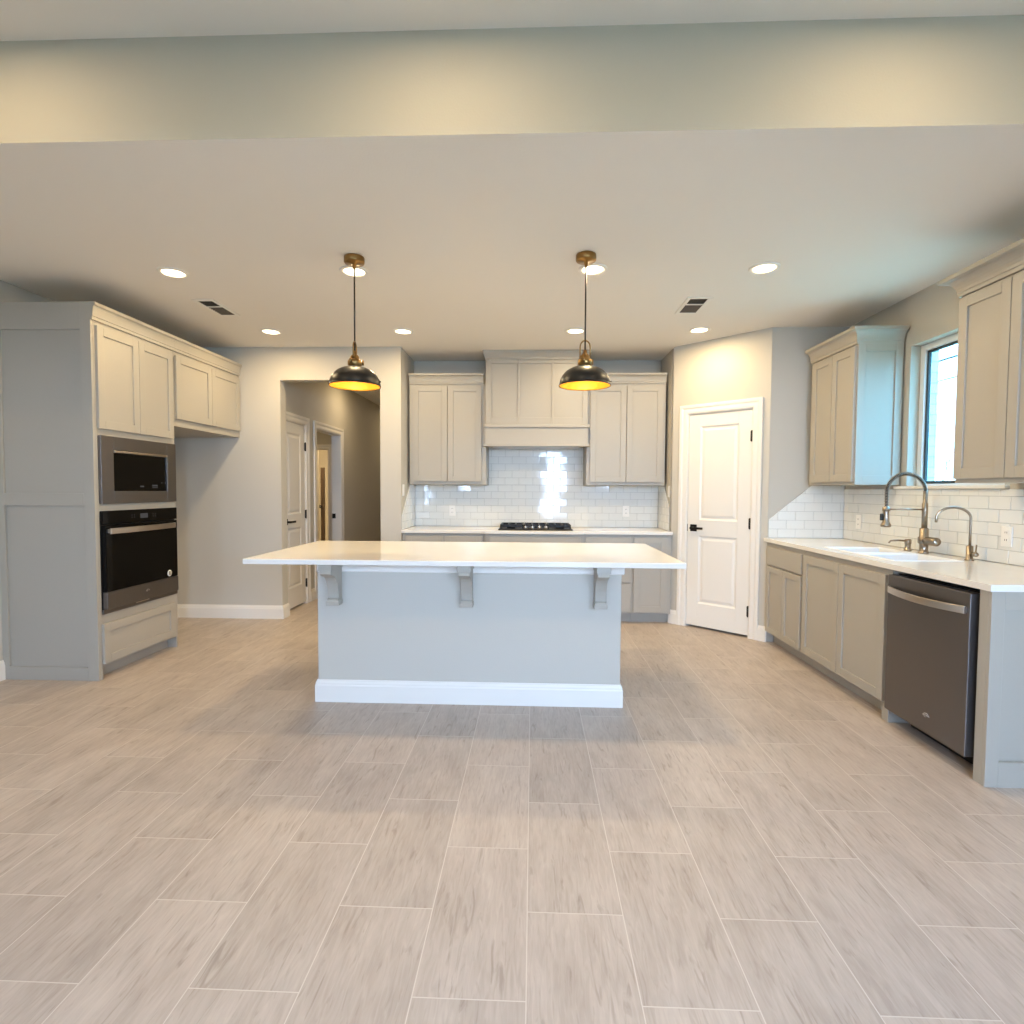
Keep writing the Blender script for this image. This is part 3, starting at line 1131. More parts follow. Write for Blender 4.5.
# gas cooktop
ck = thing('gas_cooktop', 'black gas cooktop with cast iron grates on the back counter', 'cooktop', (0.03, 5.75, zc1))
CX0, CX1, CY0, CY1 = -0.345, 0.405, 5.50, 5.97
mb = MB()
mb.box(CX0, CX1, CY0, CY1, zc1 + 0.0005, zc1 + 0.012)
mb.build('glass_plate', 'iron', ck, bevel=0.005)
for gi in range(3):
    gx0 = CX0 + 0.015 + gi * 0.242
    gx1 = gx0 + 0.236
    mb = MB()
    for yy in (CY0 + 0.085, CY1 - 0.03):
        mb.box(gx0, gx1, yy - 0.007, yy + 0.007, zc1 + 0.026, zc1 + 0.052)
    for xx in (gx0, gx0 + 0.075, gx1 - 0.089, gx1 - 0.014):
        mb.box(xx, xx + 0.014, CY0 + 0.078, CY1 - 0.023, zc1 + 0.030, zc1 + 0.053)
    for xx in (gx0, gx1 - 0.016):
        for yy in (CY0 + 0.085, CY1 - 0.03):
            mb.box(xx, xx + 0.016, yy - 0.008, yy + 0.008, zc1 + 0.012, zc1 + 0.036)
    mb.build('grate', 'iron', ck, bevel=0.003)
for bx_, by_ in ((-0.22, 5.63), (-0.22, 5.85), (0.03, 5.76), (0.28, 5.63), (0.28, 5.85)):
    mb = MB()
    mb.lathe([(0.045, zc1 + 0.012), (0.045, zc1 + 0.022), (0.032, zc1 + 0.024), (0.032, zc1 + 0.032), (0.0, zc1 + 0.033)], c=(bx_, by_, 0), seg=20)
    mb.build('burner', 'iron', ck)
for kx in (-0.07, 0.0, 0.07, 0.137):
    mb = MB()
    mb.lathe([(0.019, zc1 + 0.012), (0.018, zc1 + 0.034), (0.015, zc1 + 0.037), (0.0, zc1 + 0.037)], c=(kx, CY0 + 0.04, 0), seg=18)
    mb.box(kx - 0.004, kx + 0.004, CY0 + 0.02, CY0 + 0.06, zc1 + 0.035, zc1 + 0.044)
    mb.build('control_knob', 'brightsteel', ck)


# ------------------------------------------------------------------ tiled backsplashes (tiles with a pillowed edge over grout)
def clip(poly, a, b, c):
    """keep a*u+b*z<=c"""
    out = []
    for i in range(len(poly)):
        p, q = poly[i], poly[(i + 1) % len(poly)]
        fp, fq = a * p[0] + b * p[1] - c, a * q[0] + b * q[1] - c
        if fp <= 0:
            out.append(p)
        if (fp < 0 < fq) or (fq < 0 < fp):
            t_ = fp / (fp - fq)
            out.append((p[0] + t_ * (q[0] - p[0]), p[1] + t_ * (q[1] - p[1])))
    return out


def splash(name, label, regions, mapf, u_off=0.0, z_off=zc1 + 0.002, tw=0.152, th_=0.0765, back_prisms=None, holes=()):
    """regions: list of convex outlines [(u,z)...] counter-clockwise ; mapf(u, d, z): d = height above wall"""
    root = thing(name, label, 'backsplash', (0, 0, 0), 'white subway tile backsplashes')
    c0 = mapf(regions[0][0][0], 0, regions[0][0][1])
    root.location = c0
    tb, gb = MB(), MB()
    for reg in regions:
        gb.prism([mapf(u, 0.001, z) for u, z in reg], Vector(mapf(0, 0.0075, 0)) - Vector(mapf(0, 0.001, 0)))
        us = [p[0] for p in reg]
        zs = [p[1] for p in reg]
        r0 = int(math.floor((min(zs) - z_off) / th_))
        r1 = int(math.ceil((max(zs) - z_off) / th_))
        for r in range(r0, r1 + 1):
            sh_ = (r % 2) * tw / 2 + u_off
            k0 = int(math.floor((min(us) - sh_) / tw))
            k1 = int(math.ceil((max(us) - sh_) / tw))
            for k in range(k0, k1 + 1):
                g = 0.0011
                a, b = sh_ + k * tw + g, sh_ + (k + 1) * tw - g
                c, d = z_off + r * th_ + g, z_off + (r + 1) * th_ - g
                poly = [(a, c), (b, c), (b, d), (a, d)]
                for i in range(len(reg)):
                    p, q = reg[i], reg[(i + 1) % len(reg)]
                    nx, nz = q[1] - p[1], -(q[0] - p[0])
                    L_ = math.hypot(nx, nz)
                    nx, nz = nx / L_, nz / L_
                    poly = clip(poly, nx, nz, nx * p[0] + nz * p[1] - 0.0005)
                    if len(poly) < 3:
                        break
                if len(poly) < 3:
                    continue
                cu = sum(p[0] for p in poly) / len(poly)
                cz = sum(p[1] for p in poly) / len(poly)
                ar = abs(sum(poly[i][0] * poly[(i + 1) % len(poly)][1] - poly[(i + 1) % len(poly)][0] * poly[i][1] for i in range(len(poly)))) / 2
                if ar < 2e-5:
                    continue
                tx_, tz_ = random.gauss(0, 0.006), random.gauss(0, 0.006)
                n = len(poly)
                v = [mapf(u, 0.0072, z) for u, z in poly]
                v += [mapf(u, 0.0098, z) for u, z in poly]
                for u, z in poly:
                    l_ = math.hypot(u - cu, z - cz)
                    s_ = max(0.2, 1 - 0.003 / max(l_, 1e-4))
                    uu, zz = cu + (u - cu) * s_, cz + (z - cz) * s_
                    v.append(mapf(uu, 0.0112 + tx_ * (u - cu) + tz_ * (z - cz), zz))
                f = []
                for j in range(2):
                    for i in range(n):
                        f.append((j * n + i, j * n + (i + 1) % n, (j + 1) * n + (i + 1) % n, (j + 1) * n + i))
                f.append(tuple(range(2 * n, 3 * n)))
                tb.add(v, f)
    gb.build('grout_bed', 'grout', root)
    tb.build('glazed_tiles', 'subway', root)
    return root


zt_ = zc1 + 0.001
splash('tile_backsplash', 'wide white subway tile backsplash behind the cooktop under the hood',
       [[(-1.300, zt_), (1.365, zt_), (1.365, 1.371), (-1.300, 1.371)], [(-0.484, 1.371), (0.550, 1.371), (0.550, 1.784), (-0.484, 1.784)]],
       lambda u, d, z: (u, YB2 - d, z))
splash('tile_backsplash', 'narrow slant-cut tile strip on the niche wall left of the back counter',
       [[(YB1 + 0.003, zt_), (YB2 - 0.001, zt_), (YB2 - 0.001, 1.371), (5.80, 1.371), (YB1 + 0.003, 1.06)]],
       lambda u, d, z: (XC + d, u, z))
splash('tile_backsplash', 'narrow slant-cut tile strip on the niche wall beside the pantry',
       [[(YC + 0.002, zt_), (YB2 - 0.001, zt_), (YB2 - 0.001, 1.371), (5.80, 1.371), (YC + 0.002, 1.14)][:0] or
        [(YC + 0.062, zt_), (YB2 - 0.001, zt_), (YB2 - 0.001, 1.371), (5.79, 1.371), (YC + 0.062, 1.16)]],
       lambda u, d, z: (XCR - d, u, z))
splash('tile_backsplash', 'slant-cut white tile backsplash on the short wall beside the pantry door',
       [[(2.052, zt_), (XR - 0.012, zt_), (XR - 0.012, 1.371), (2.41, 1.371), (2.052, 1.075)]],
       lambda u, d, z: (u, YD - d, z))
splash('tile_backsplash', 'long white subway tile backsplash behind the kitchen sink',
       [[(2.50, zt_), (YD - 0.001, zt_), (YD - 0.001, KIT[2] - 0.024), (2.50, KIT[2] - 0.024)]],
       lambda u, d, z: (XR - d, u, z))


# ------------------------------------------------------------------ right run
XF = 2.045           # face frame plane of the base cabinets
rb = lambda label, y0_, y1_: None
def right_base(name, label, ya_, yb_, cat='cabinet'):
    t = thing(name, label, cat, ((XF + XR) / 2, (ya_ + yb_) / 2, 0), 'grey base cabinets of the sink wall')
    return t


r1 = right_base('base_cabinet', 'grey base cabinet with one drawer beside the pantry door', 4.19, 4.853)
mb = MB()
mb.box(XF, XR - 0.002, 4.182, YD - 0.002, 0.10, 0.884)
mb.build('carcass', 'cab', r1, bevel=0.001)
mb = MB()
mb.box(XF + 0.075, XR - 0.05, 4.183, YD - 0.003, 0, 0.10)
mb.build('toe_kick', 'cab', r1)
RGT.slab('drawer', 4.203, 4.805, 0.695, 0.846, XF - 0.001 + 0.002, r1)
RGT.shaker('door', 4.203, 4.502, 0.11, 0.68, XF + 0.001, r1, rail=0.05)
RGT.shaker('door', 4.506, 4.805, 0.11, 0.68, XF + 0.001, r1, rail=0.05)
r2 = right_base('base_cabinet', 'grey two-door base cabinet under the sink', 3.16, 4.18)
mb = MB()
mb.box(XF, XF + 0.02, 3.175, 4.181, 0.10, 0.884)
mb.box(XF + 0.02, XR - 0.002, 3.175, 3.193, 0.10, 0.884)
mb.box(XF + 0.02, XR - 0.002, 4.163, 4.181, 0.10, 0.884)
mb.box(XF + 0.02, XR - 0.002, 3.193, 4.163, 0.10, 0.118)
mb.build('carcass', 'cab', r2, bevel=0.001)
mb = MB()
mb.box(XF + 0.075, XR - 0.05, 3.24, 4.180, 0, 0.10)
mb.build('toe_kick', 'cab', r2)
mb = MB()
mb.box(XF - 0.001, XF + 0.12, 3.176, 3.235, 0, 0.099)
mb.build('foot_block', 'cab', r2, bevel=0.002)
RGT.shaker('door', 3.212, 3.693, 0.11, 0.846, XF + 0.001, r2)
RGT.shaker('door', 3.698, 4.172, 0.11, 0.846, XF + 0.001, r2)

# dishwasher
DY0, DY1 = 2.566, 3.163
dw = thing('dishwasher', 'dark stainless dishwasher with a bowed bar handle', 'dishwasher', (2.3, (DY0 + DY1) / 2, 0))
mb = MB()
mb.box(XF + 0.02, XR - 0.03, DY0 + 0.006, DY1 - 0.006, 0.09, 0.862)
mb.box(XF + 0.1, XR - 0.06, DY0 + 0.03, DY1 - 0.03, 0.0, 0.09)
mb.build('tub', 'black', dw)
mb = MB()
mb.box(XF - 0.035, XF + 0.018, DY0 + 0.012, DY1 - 0.002, 0.092, 0.858)
dwd = mb.build('dishwasher_door', 'steel', dw, bevel=0.004)
mb = MB()
n_ = 16
vv, ff = [], []
for i in range(n_ + 1):
    t_ = i / n_
    yq = DY0 + 0.03 + t_ * (DY1 - DY0 - 0.05)
    bow = 0.004 + 0.04 * math.sin(PI * t_) ** 0.8
    sag = -0.004 * math.sin(PI * t_)
    for dx, dz in ((0, -0.019), (-0.010, -0.017), (-0.010, 0.017), (0, 0.019)):
        vv.append((XF - 0.035 - bow + dx, yq, 0.777 + dz + sag))
for i in range(n_):
    for k in range(4):
        ff.append((i * 4 + k, (i + 1) * 4 + k, (i + 1) * 4 + (k + 1) % 4, i * 4 + (k + 1) % 4))
ff += [(0, 1, 2, 3), tuple(range(n_ * 4, n_ * 4 + 4))[::-1]]
mb.add(vv, ff)
for q in (DY0 + 0.031, DY1 - 0.034):
    mb.box(XF - 0.05, XF - 0.033, q, q + 0.013, 0.764, 0.79)
mb.build('dishwasher_handle', 'brightsteel', dwd, bevel=0.002)
swoosh(RGT, 2.83, XF - 0.0352, 0.185, 0.024, dw, d=-1)

# finished end panel closing the run
ep = thing('end_panel', 'grey framed cabinet end panel beside the dishwasher', 'cabinet panel', (2.35, 2.51, 0))
mb = MB()
mb.box(XF - 0.012, XR - 0.002, 2.506, 2.554, 0, 0.884)
mb.build('panel_core', 'cab', ep, bevel=0.001)
mb = MB()
for a, b, c, d in ((XF - 0.012, XF + 0.045, 0, 0.884), (XR - 0.062, XR - 0.002, 0, 0.884), (XF + 0.045, XR - 0.062, 0, 0.115), (XF + 0.045, XR - 0.062, 0.80, 0.884)):
    mb.box(a, b, 2.488, 2.506, c, d)
mb.build('panel_frame', 'cab', ep, bevel=0.0015)

# countertop with sink cut-out
SX0, SX1, SY0, SY1 = 2.125, 2.535, 3.30, 4.085
XE = 2.018
ct = MB()
yb_, ye_ = YD - 0.001, 2.478
ct.box(XE, SX0, ye_, yb_, zc0, zc1)
ct.box(SX1, XR - 0.001, ye_, yb_, zc0, zc1)
ct.box(SX0, SX1, ye_, SY0, zc0, zc1)
ct.box(SX0, SX1, SY1, yb_, zc0, zc1)
bmesh.ops.remove_doubles(ct.bm, verts=ct.bm.verts, dist=1e-5)
tag(ct.build('countertop', 'quartz'), 'white quartz countertop around the sink and over the dishwasher', 'countertop')
# double bowl sink
sk = thing('kitchen_sink', 'white double-bowl sink set in the right countertop', 'sink', ((SX0 + SX1) / 2, (SY0 + SY1) / 2, 0.70))
for (a, b) in ((SY0 + 0.002, 3.685), (3.705, SY1 - 0.002)):
    mb = MB()
    x0_, x1_ = SX0 + 0.002, SX1 - 0.002
    zr, zb_ = zc1 + 0.004, 0.71
    rings = []
    for ins, z in ((0, zc0 - 0.18), (0, zr), (0.012, zr + 0.001), (0.020, zr - 0.01), (0.032, zb_ + 0.03), (0.055, zb_ + 0.008)):
        rings.append([(x0_ + ins, a + ins, z), (x1_ - ins, a + ins, z), (x1_ - ins, b - ins, z), (x0_ + ins, b - ins, z)])
    v = [p for r in rings for p in r]
    f = []
    for i in range(len(rings) - 1):
        for k in range(4):
            f.append((i * 4 + k, i * 4 + (k + 1) % 4, (i + 1) * 4 + (k + 1) % 4, (i + 1) * 4 + k))
    nn = len(rings) * 4
    f.append((nn - 4, nn - 3, nn - 2, nn - 1))
    mb.add(v, f)
    bw = mb.build('bowl', 'sinkw', sk, bevel=0.006, segs=3)
    mb = MB()
    mb.lathe([(0.0, zb_ + 0.0085), (0.04, zb_ + 0.0085), (0.042, zb_ + 0.011), (0.03, zb_ + 0.012), (0.0, zb_ + 0.010)], c=((x0_ + x1_) / 2, (a + b) / 2, 0), seg=20)
    mb.build('drain', 'brightsteel', bw)
mb = MB()
mb.box(SX0 + 0.01, SX1 - 0.01, 3.684, 3.706, 0.75, zc1 + 0.002)
mb.build('bowl_divider', 'sinkw', sk, bevel=0.004)

# spring pull-down faucet
FX, FY = 2.597, 3.735
fa = thing('kitchen_faucet', 'tall brushed nickel spring faucet behind the sink', 'faucet', (FX, FY, zc1))
mb = MB()
mb.lathe([(0.032, zc1 + 0.0005), (0.032, zc1 + 0.008), (0.025, zc1 + 0.012), (0.025, zc1 + 0.06), (0.034, zc1 + 0.07), (0.034, zc1 + 0.105), (0.026, zc1 + 0.112), (0.026, zc1 + 0.165), (0.018, zc1 + 0.17)], c=(FX, FY, 0), seg=24)
mb.build('faucet_body', 'nickel', fa)
mb = MB()
mb.lathe([(0.017, zc1 + 0.168), (0.017, 1.245), (0.013, 1.25), (0.013, 1.33)], c=(FX, FY, 0), seg=20)
mb.build('riser', 'nickel', fa)
mb = MB()
mb.lathe([(0.026, 0.02), (0.028, 0.05), (0.028, 0.115), (0.022, 0.125), (0.0, 0.126)], c=(0, 0, 0), axis='y', seg=20)
for v in mb.bm.verts:
    y_ = v.co.y
    v.co = Vector((FX + v.co.x, FY - y_, zc1 + 0.085 + v.co.z))
mb.build('control_handle', 'nickel', fa)
# spring arc: from the riser up and over to the spray head
SXh, SYh = 2.365, 3.765
arc = []
R_ = math.hypot(FX - SXh, FY - SYh) / 2
cx_, cy_ = (FX + SXh) / 2, (FY + SYh) / 2
ux, uy = (FX - SXh) / (2 * R_), (FY - SYh) / (2 * R_)
for i in range(6):
    arc.append((FX, FY, 1.27 + i * 0.01))
for i in range(1, 25):
    a = i / 24 * PI
    arc.append((cx_ + ux * R_ * math.cos(a), cy_ + uy * R_ * math.cos(a), 1.322 + 0.12 * math.sin(a)))
for i in range(1, 8):
    arc.append((SXh, SYh, 1.322 - i * 0.0165))
mb = MB()
mb.tube(arc, 0.0085, seg=10)
hs = mb.build('hose', 'black', fa)
# the coil around the hose
mb = MB()
coil = []
tot = len(arc) - 1
turns = 58
for i in range(turns * 9 + 1):
    s_ = i / (turns * 9) * tot
    k = min(int(s_), tot - 1)
    p = Vector(arc[k]).lerp(Vector(arc[k + 1]), s_ - k)
    t_ = (Vector(arc[min(k + 2, tot)]) - Vector(arc[max(k - 1, 0)])).normalized()
    side = Vector((-uy, ux, 0))
    nrm = side.cross(t_).normalized()
    a = 2 * PI * i / 9
    coil.append(p + (side * math.cos(a) + nrm * math.sin(a)) * 0.0125)
mb.tube(coil, 0.0024, seg=5)
mb.build('spring_coil', 'nickel', hs)
mb = MB()
mb.lathe([(0.014, 1.225), (0.016, 1.215), (0.019, 1.155), (0.021, 1.12), (0.030, 1.105), (0.031, 1.09), (0.026, 1.086), (0.0, 1.086)], c=(SXh, SYh, 0), seg=22)
hd_ = mb.build('spray_head', 'nickel', fa)
mb = MB()
mb.box(SXh - 0.036, SXh - 0.017, SYh - 0.008, SYh + 0.008, 1.13, 1.175)
mb.build('spray_trigger', 'black', hd_, bevel=0.003)
mb = MB()
mb.tube([(FX, FY, 1.205), (SXh, SYh, 1.205)], 0.0055, seg=10)
mb.lathe([(0.022, 1.192), (0.022, 1.218), (0.017, 1.218), (0.017, 1.192)], c=(SXh, SYh, 0), seg=20, closed=True)
mb.build('holder_arm', 'nickel', fa)

# soap dispenser
SDX, SDY = 2.605, 3.90
so = thing('soap_dispenser', 'small nickel soap dispenser left of the spring faucet', 'soap dispenser', (SDX, SDY, zc1))
mb = MB()
mb.lathe([(0.024, zc1 + 0.0005), (0.024, zc1 + 0.007), (0.018, zc1 + 0.01), (0.018, zc1 + 0.045), (0.021, zc1 + 0.05), (0.021, zc1 + 0.075), (0.016, zc1 + 0.08), (0, zc1 + 0.08)], c=(SDX, SDY, 0), seg=20)
mb.build('dispenser_body', 'nickel', so)
mb = MB()
mb.tube([(SDX, SDY, zc1 + 0.066), (SDX - 0.06, SDY + 0.01, zc1 + 0.07), (SDX - 0.105, SDY + 0.018, zc1 + 0.066), (SDX - 0.118, SDY + 0.02, zc1 + 0.05)], [0.008, 0.007, 0.006, 0.006], seg=10)
mb.build('nozzle', 'nickel', so)

# drinking-water tap
WX, WY = 2.608, 3.365
wt = thing('water_tap', 'slim nickel gooseneck water tap right of the spring faucet', 'faucet', (WX, WY, zc1))
mb = MB()
mb.lathe([(0.024, zc1 + 0.0005), (0.024, zc1 + 0.006), (0.018, zc1 + 0.01), (0.018, zc1 + 0.085), (0.008, zc1 + 0.09), (0, zc1 + 0.09)], c=(WX, WY, 0), seg=20)
mb.build('faucet_body', 'nickel', wt)
mb = MB()
pts = [(WX, WY, zc1 + 0.088), (WX, WY, 1.08), (WX, WY, 1.165)]
for i in range(1, 19):
    a = i / 18 * PI * 1.02
    pts.append((WX - 0.086 * (1 - math.cos(a)), WY + 0.02 * (1 - math.cos(a)), 1.165 + 0.065 * math.sin(a)))
q = pts[-1]
pts.append((q[0] - 0.001, q[1], q[2] - 0.022))
mb.tube(pts, 0.0072, seg=12)
mb.build('gooseneck', 'nickel', wt)
mb = MB()
mb.lathe([(0.014, -0.018), (0.014, -0.05), (0.011, -0.056), (0, -0.056)], c=(WX, WY, zc1 + 0.04), axis='y', seg=16)
mb.tube([(WX, WY - 0.044, zc1 + 0.045), (WX, WY - 0.05, zc1 + 0.098)], 0.0042, seg=8)
mb.build('lever', 'nickel', wt)


# upper cabinets on the window wall
XUF = 2.365
def right_upper(label, ya_, yb_, doors, out=0.062, crown_path=None):
    t = thing('wall_cabinet', label, 'cabinet', ((XUF + XR) / 2, (ya_ + yb_) / 2, 1.372), 'grey upper cabinets')
    mb = MB()
    mb.box(XUF, XR - 0.013, ya_, yb_, 1.372, 2.41)
    mb.build('carcass', 'cab', t, bevel=0.001)
    for a, b in doors:
        RGT.shaker('door', a, b, 1.395, 2.385, XUF + 0.001, t)
    mb = MB()
    mb.sweep(crown_path, crown_prof(2.40, 2.512, out))
    mb.box(XUF, XR - 0.013, ya_, yb_, 2.41, 2.42)
    mb.build('crown_moulding', 'cab', t)
    return t


UA, UB = 4.145, 4.80
xr_ = XR - 0.013
t1 = right_upper('grey upper cabinet left of the window, daylight on its side', UA, UB, [(4.151, 4.447), (4.452, 4.748)],
                 crown_path=[(XUF, UB), (XUF, UA), (xr_, UA)])
mb = MB()
ys_ = UA - 0.010
for a, b, c, d in ((XUF, XUF + 0.055, 1.372, 2.41), (xr_ - 0.055, xr_, 1.372, 2.41), (XUF + 0.055, xr_ - 0.055, 1.372, 1.44), (XUF + 0.055, xr_ - 0.055, 2.345, 2.41)):
    mb.box(a, b, ys_, UA, c, d)
mb.build('side_frame', 'cab', t1, bevel=0.0015)
VA, VB = 2.49, 3.174
t2 = right_upper('grey upper cabinet right of the window, cut off by the frame edge', VA, VB, [(2.497, 2.830), (2.835, 3.166)], out=0.078,
                 crown_path=[(xr_, VB), (XUF, VB), (XUF, VA), (xr_, VA)])


# ------------------------------------------------------------------ island
isl = thing('kitchen_island', 'grey island base with white baseboard and three corbels', 'kitchen island', (-0.39, 3.75, 0))
IX0, IX1, IY0, IY1 = -1.325, 0.540, 3.325, 4.19
mb = MB()
mb.box(IX0, IX1, IY0, IY1 - 0.6, 0, 0.884)
mb.box(IX0, IX1, IY1 - 0.6, IY1, 0.1, 0.884)
mb.box(IX0 + 0.02, IX1 - 0.02, IY1 - 0.6, IY1 - 0.075, 0, 0.1)
mb.build('island_body', 'wall', isl, bevel=0.002)
mb = MB()
mb.sweep([(IX1, IY1 - 0.6), (IX1, IY0), (IX0, IY0), (IX0, IY1 - 0.6)], [(-a, z) for a, z in base_prof(0.137, 0.016)])
mb.build('baseboard', 'trim', isl)
mb = MB()
mb.sweep([(IX1, IY1 - 0.62), (IX1, IY0), (IX0, IY0)], [(-a, z) for a, z in [(0, 0.812), (0.012, 0.812), (0.016, 0.818), (0.016, 0.8835), (0, 0.8835)]])
mb.build('top_trim', 'trim', isl, bevel=0.001)


def corbel(u0, u1, parent):
    """stepped bracket with a concave curve on its lower front"""
    mb = MB()
    yb_ = IY0 - 0.017
    pr_ = [(yb_, 0.8838), (yb_ - 0.185, 0.8838), (yb_ - 0.185, 0.825), (yb_ - 0.165, 0.815)]
    for i in range(9):
        a = i / 8 * PI / 2
        pr_.append((yb_ - 0.055 - 0.10 * (1 - math.sin(a)) , 0.665 + 0.145 * math.cos(a)))
    pr_ += [(yb_ - 0.055, 0.662), (yb_ - 0.07, 0.655), (yb_ - 0.07, 0.622), (yb_, 0.622)]
    mb.prism([(u0, y, z) for y, z in pr_], (u1 - u0, 0, 0))
    mb.box(u0 - 0.006, u1 + 0.006, yb_ - 0.19, yb_, 0.845, 0.8839)
    mb.box(u0 - 0.005, u1 + 0.005, yb_ - 0.076, yb_, 0.618, 0.645)
    return mb.build('corbel', 'cab', parent, bevel=0.0025)


for cxx in (-1.20, -0.392, 0.408):
    corbel(cxx - 0.034, cxx + 0.034, isl)
# the working side faces the cooking wall: doors and drawers
for k in range(4):
    a = IX0 + 0.02 + k * 0.458
    mb = MB()
    yq = IY1 + 0.001
    for p_ in ((a, a + 0.057, 0.12, 0.70), (a + 0.393, a + 0.45, 0.12, 0.70), (a + 0.057, a + 0.393, 0.12, 0.177), (a + 0.057, a + 0.393, 0.643, 0.70)):
        mb.box(p_[0], p_[1], yq, yq + 0.02, p_[2], p_[3])
    mb.box(a + 0.05, a + 0.4, yq, yq + 0.011, 0.17, 0.65)
    mb.build('door', 'cab', isl, bevel=0.0015)
    mb = MB()
    mb.box(a, a + 0.45, yq, yq + 0.02, 0.715, 0.86)
    mb.build('drawer', 'cab', isl, bevel=0.0015)
mb = MB()
mb.box(-1.669, 0.862, 3.089, 4.234, zc0, zc1)
tag(mb.build('island_countertop', 'quartz', bevel=0.003), 'large white quartz top on the kitchen island', 'countertop')


# ------------------------------------------------------------------ lights
def area(name, loc, r, watts, parent, col=CAN_COL, spread=PI):
    d = bpy.data.lights.new(name, 'AREA')
    d.shape = 'DISK'
    d.size = 2 * r
    d.energy = watts
    d.color = col
    d.spread = spread
    o = bpy.data.objects.new(name, d)
    COL.objects.link(o)
    o.parent = parent
    o.location = Vector(loc) - base_of(parent)
    return o


def can(x, y, z, label, watts, group='recessed ceiling lights'):
    t = thing('recessed_light', label, 'ceiling light', (x, y, z), group)
    mb = MB()
    mb.lathe([(0.066, z - 0.0005), (0.092, z - 0.0005), (0.092, z - 0.004), (0.086, z - 0.008), (0.070, z - 0.009), (0.066, z - 0.006)], c=(x, y, 0), seg=36, closed=True)
    mb.build('trim_ring', 'plastic', t)
    mb = MB()
    mb.lathe([(0.066, z - 0.0008), (0.066, z - 0.004), (0.0, z - 0.004)], c=(x, y, 0), seg=32)
    mb.build('lens', 'lens', t)
    area('lamp', (x, y, z - 0.0075), 0.062, watts, t)
    return t


rows = ((3.56, 'front row'), (4.905, 'back row'))
cans = [
    (-2.353, 3.556, 'front ceiling light nearest the oven tower'),
    (-1.161, 3.562, 'front ceiling light right beside the left pendant canopy'),
    (0.372, 3.566, 'front ceiling light right beside the right pendant canopy'),
    (1.446, 3.570, 'front ceiling light nearest the window wall'),
    (-2.352, 4.890, 'rear ceiling light before the hall opening'),
    (-1.162, 4.905, 'rear ceiling light between the hall opening and the left pendant'),
    (0.368, 4.920, 'rear ceiling light in front of the range hood'),
    (1.445, 4.909, 'rear ceiling light in front of the diagonal pantry wall'),
]
for x, y, lb in cans:
    can(x, y, H, lb, CAN_W)
for x in (-2.1, -0.35, 1.35):
    can(x, 1.62, 3.131, 'living room ceiling light before the beam', LIVING_W, 'living room ceiling lights')
can(-2.15, 7.25, H, 'hall ceiling light beyond the opening', CAN_W * 0.6, 'hall ceiling lights')
can(-2.05, 9.6, H, 'added ceiling light brightening the far end of the hall', CAN_W * 0.35, 'hall ceiling lights')  # added lamp, lifts the dark stretch of hall wall
can(-3.9, 8.2, H, 'ceiling light in the room off the hall', CAN_W * 0.8, 'hall ceiling lights')
can(-4.1, 10.4, H, 'added ceiling light brightening the far room', CAN_W * 5, 'hall ceiling lights')  # added lamp, makes the doorway view bright


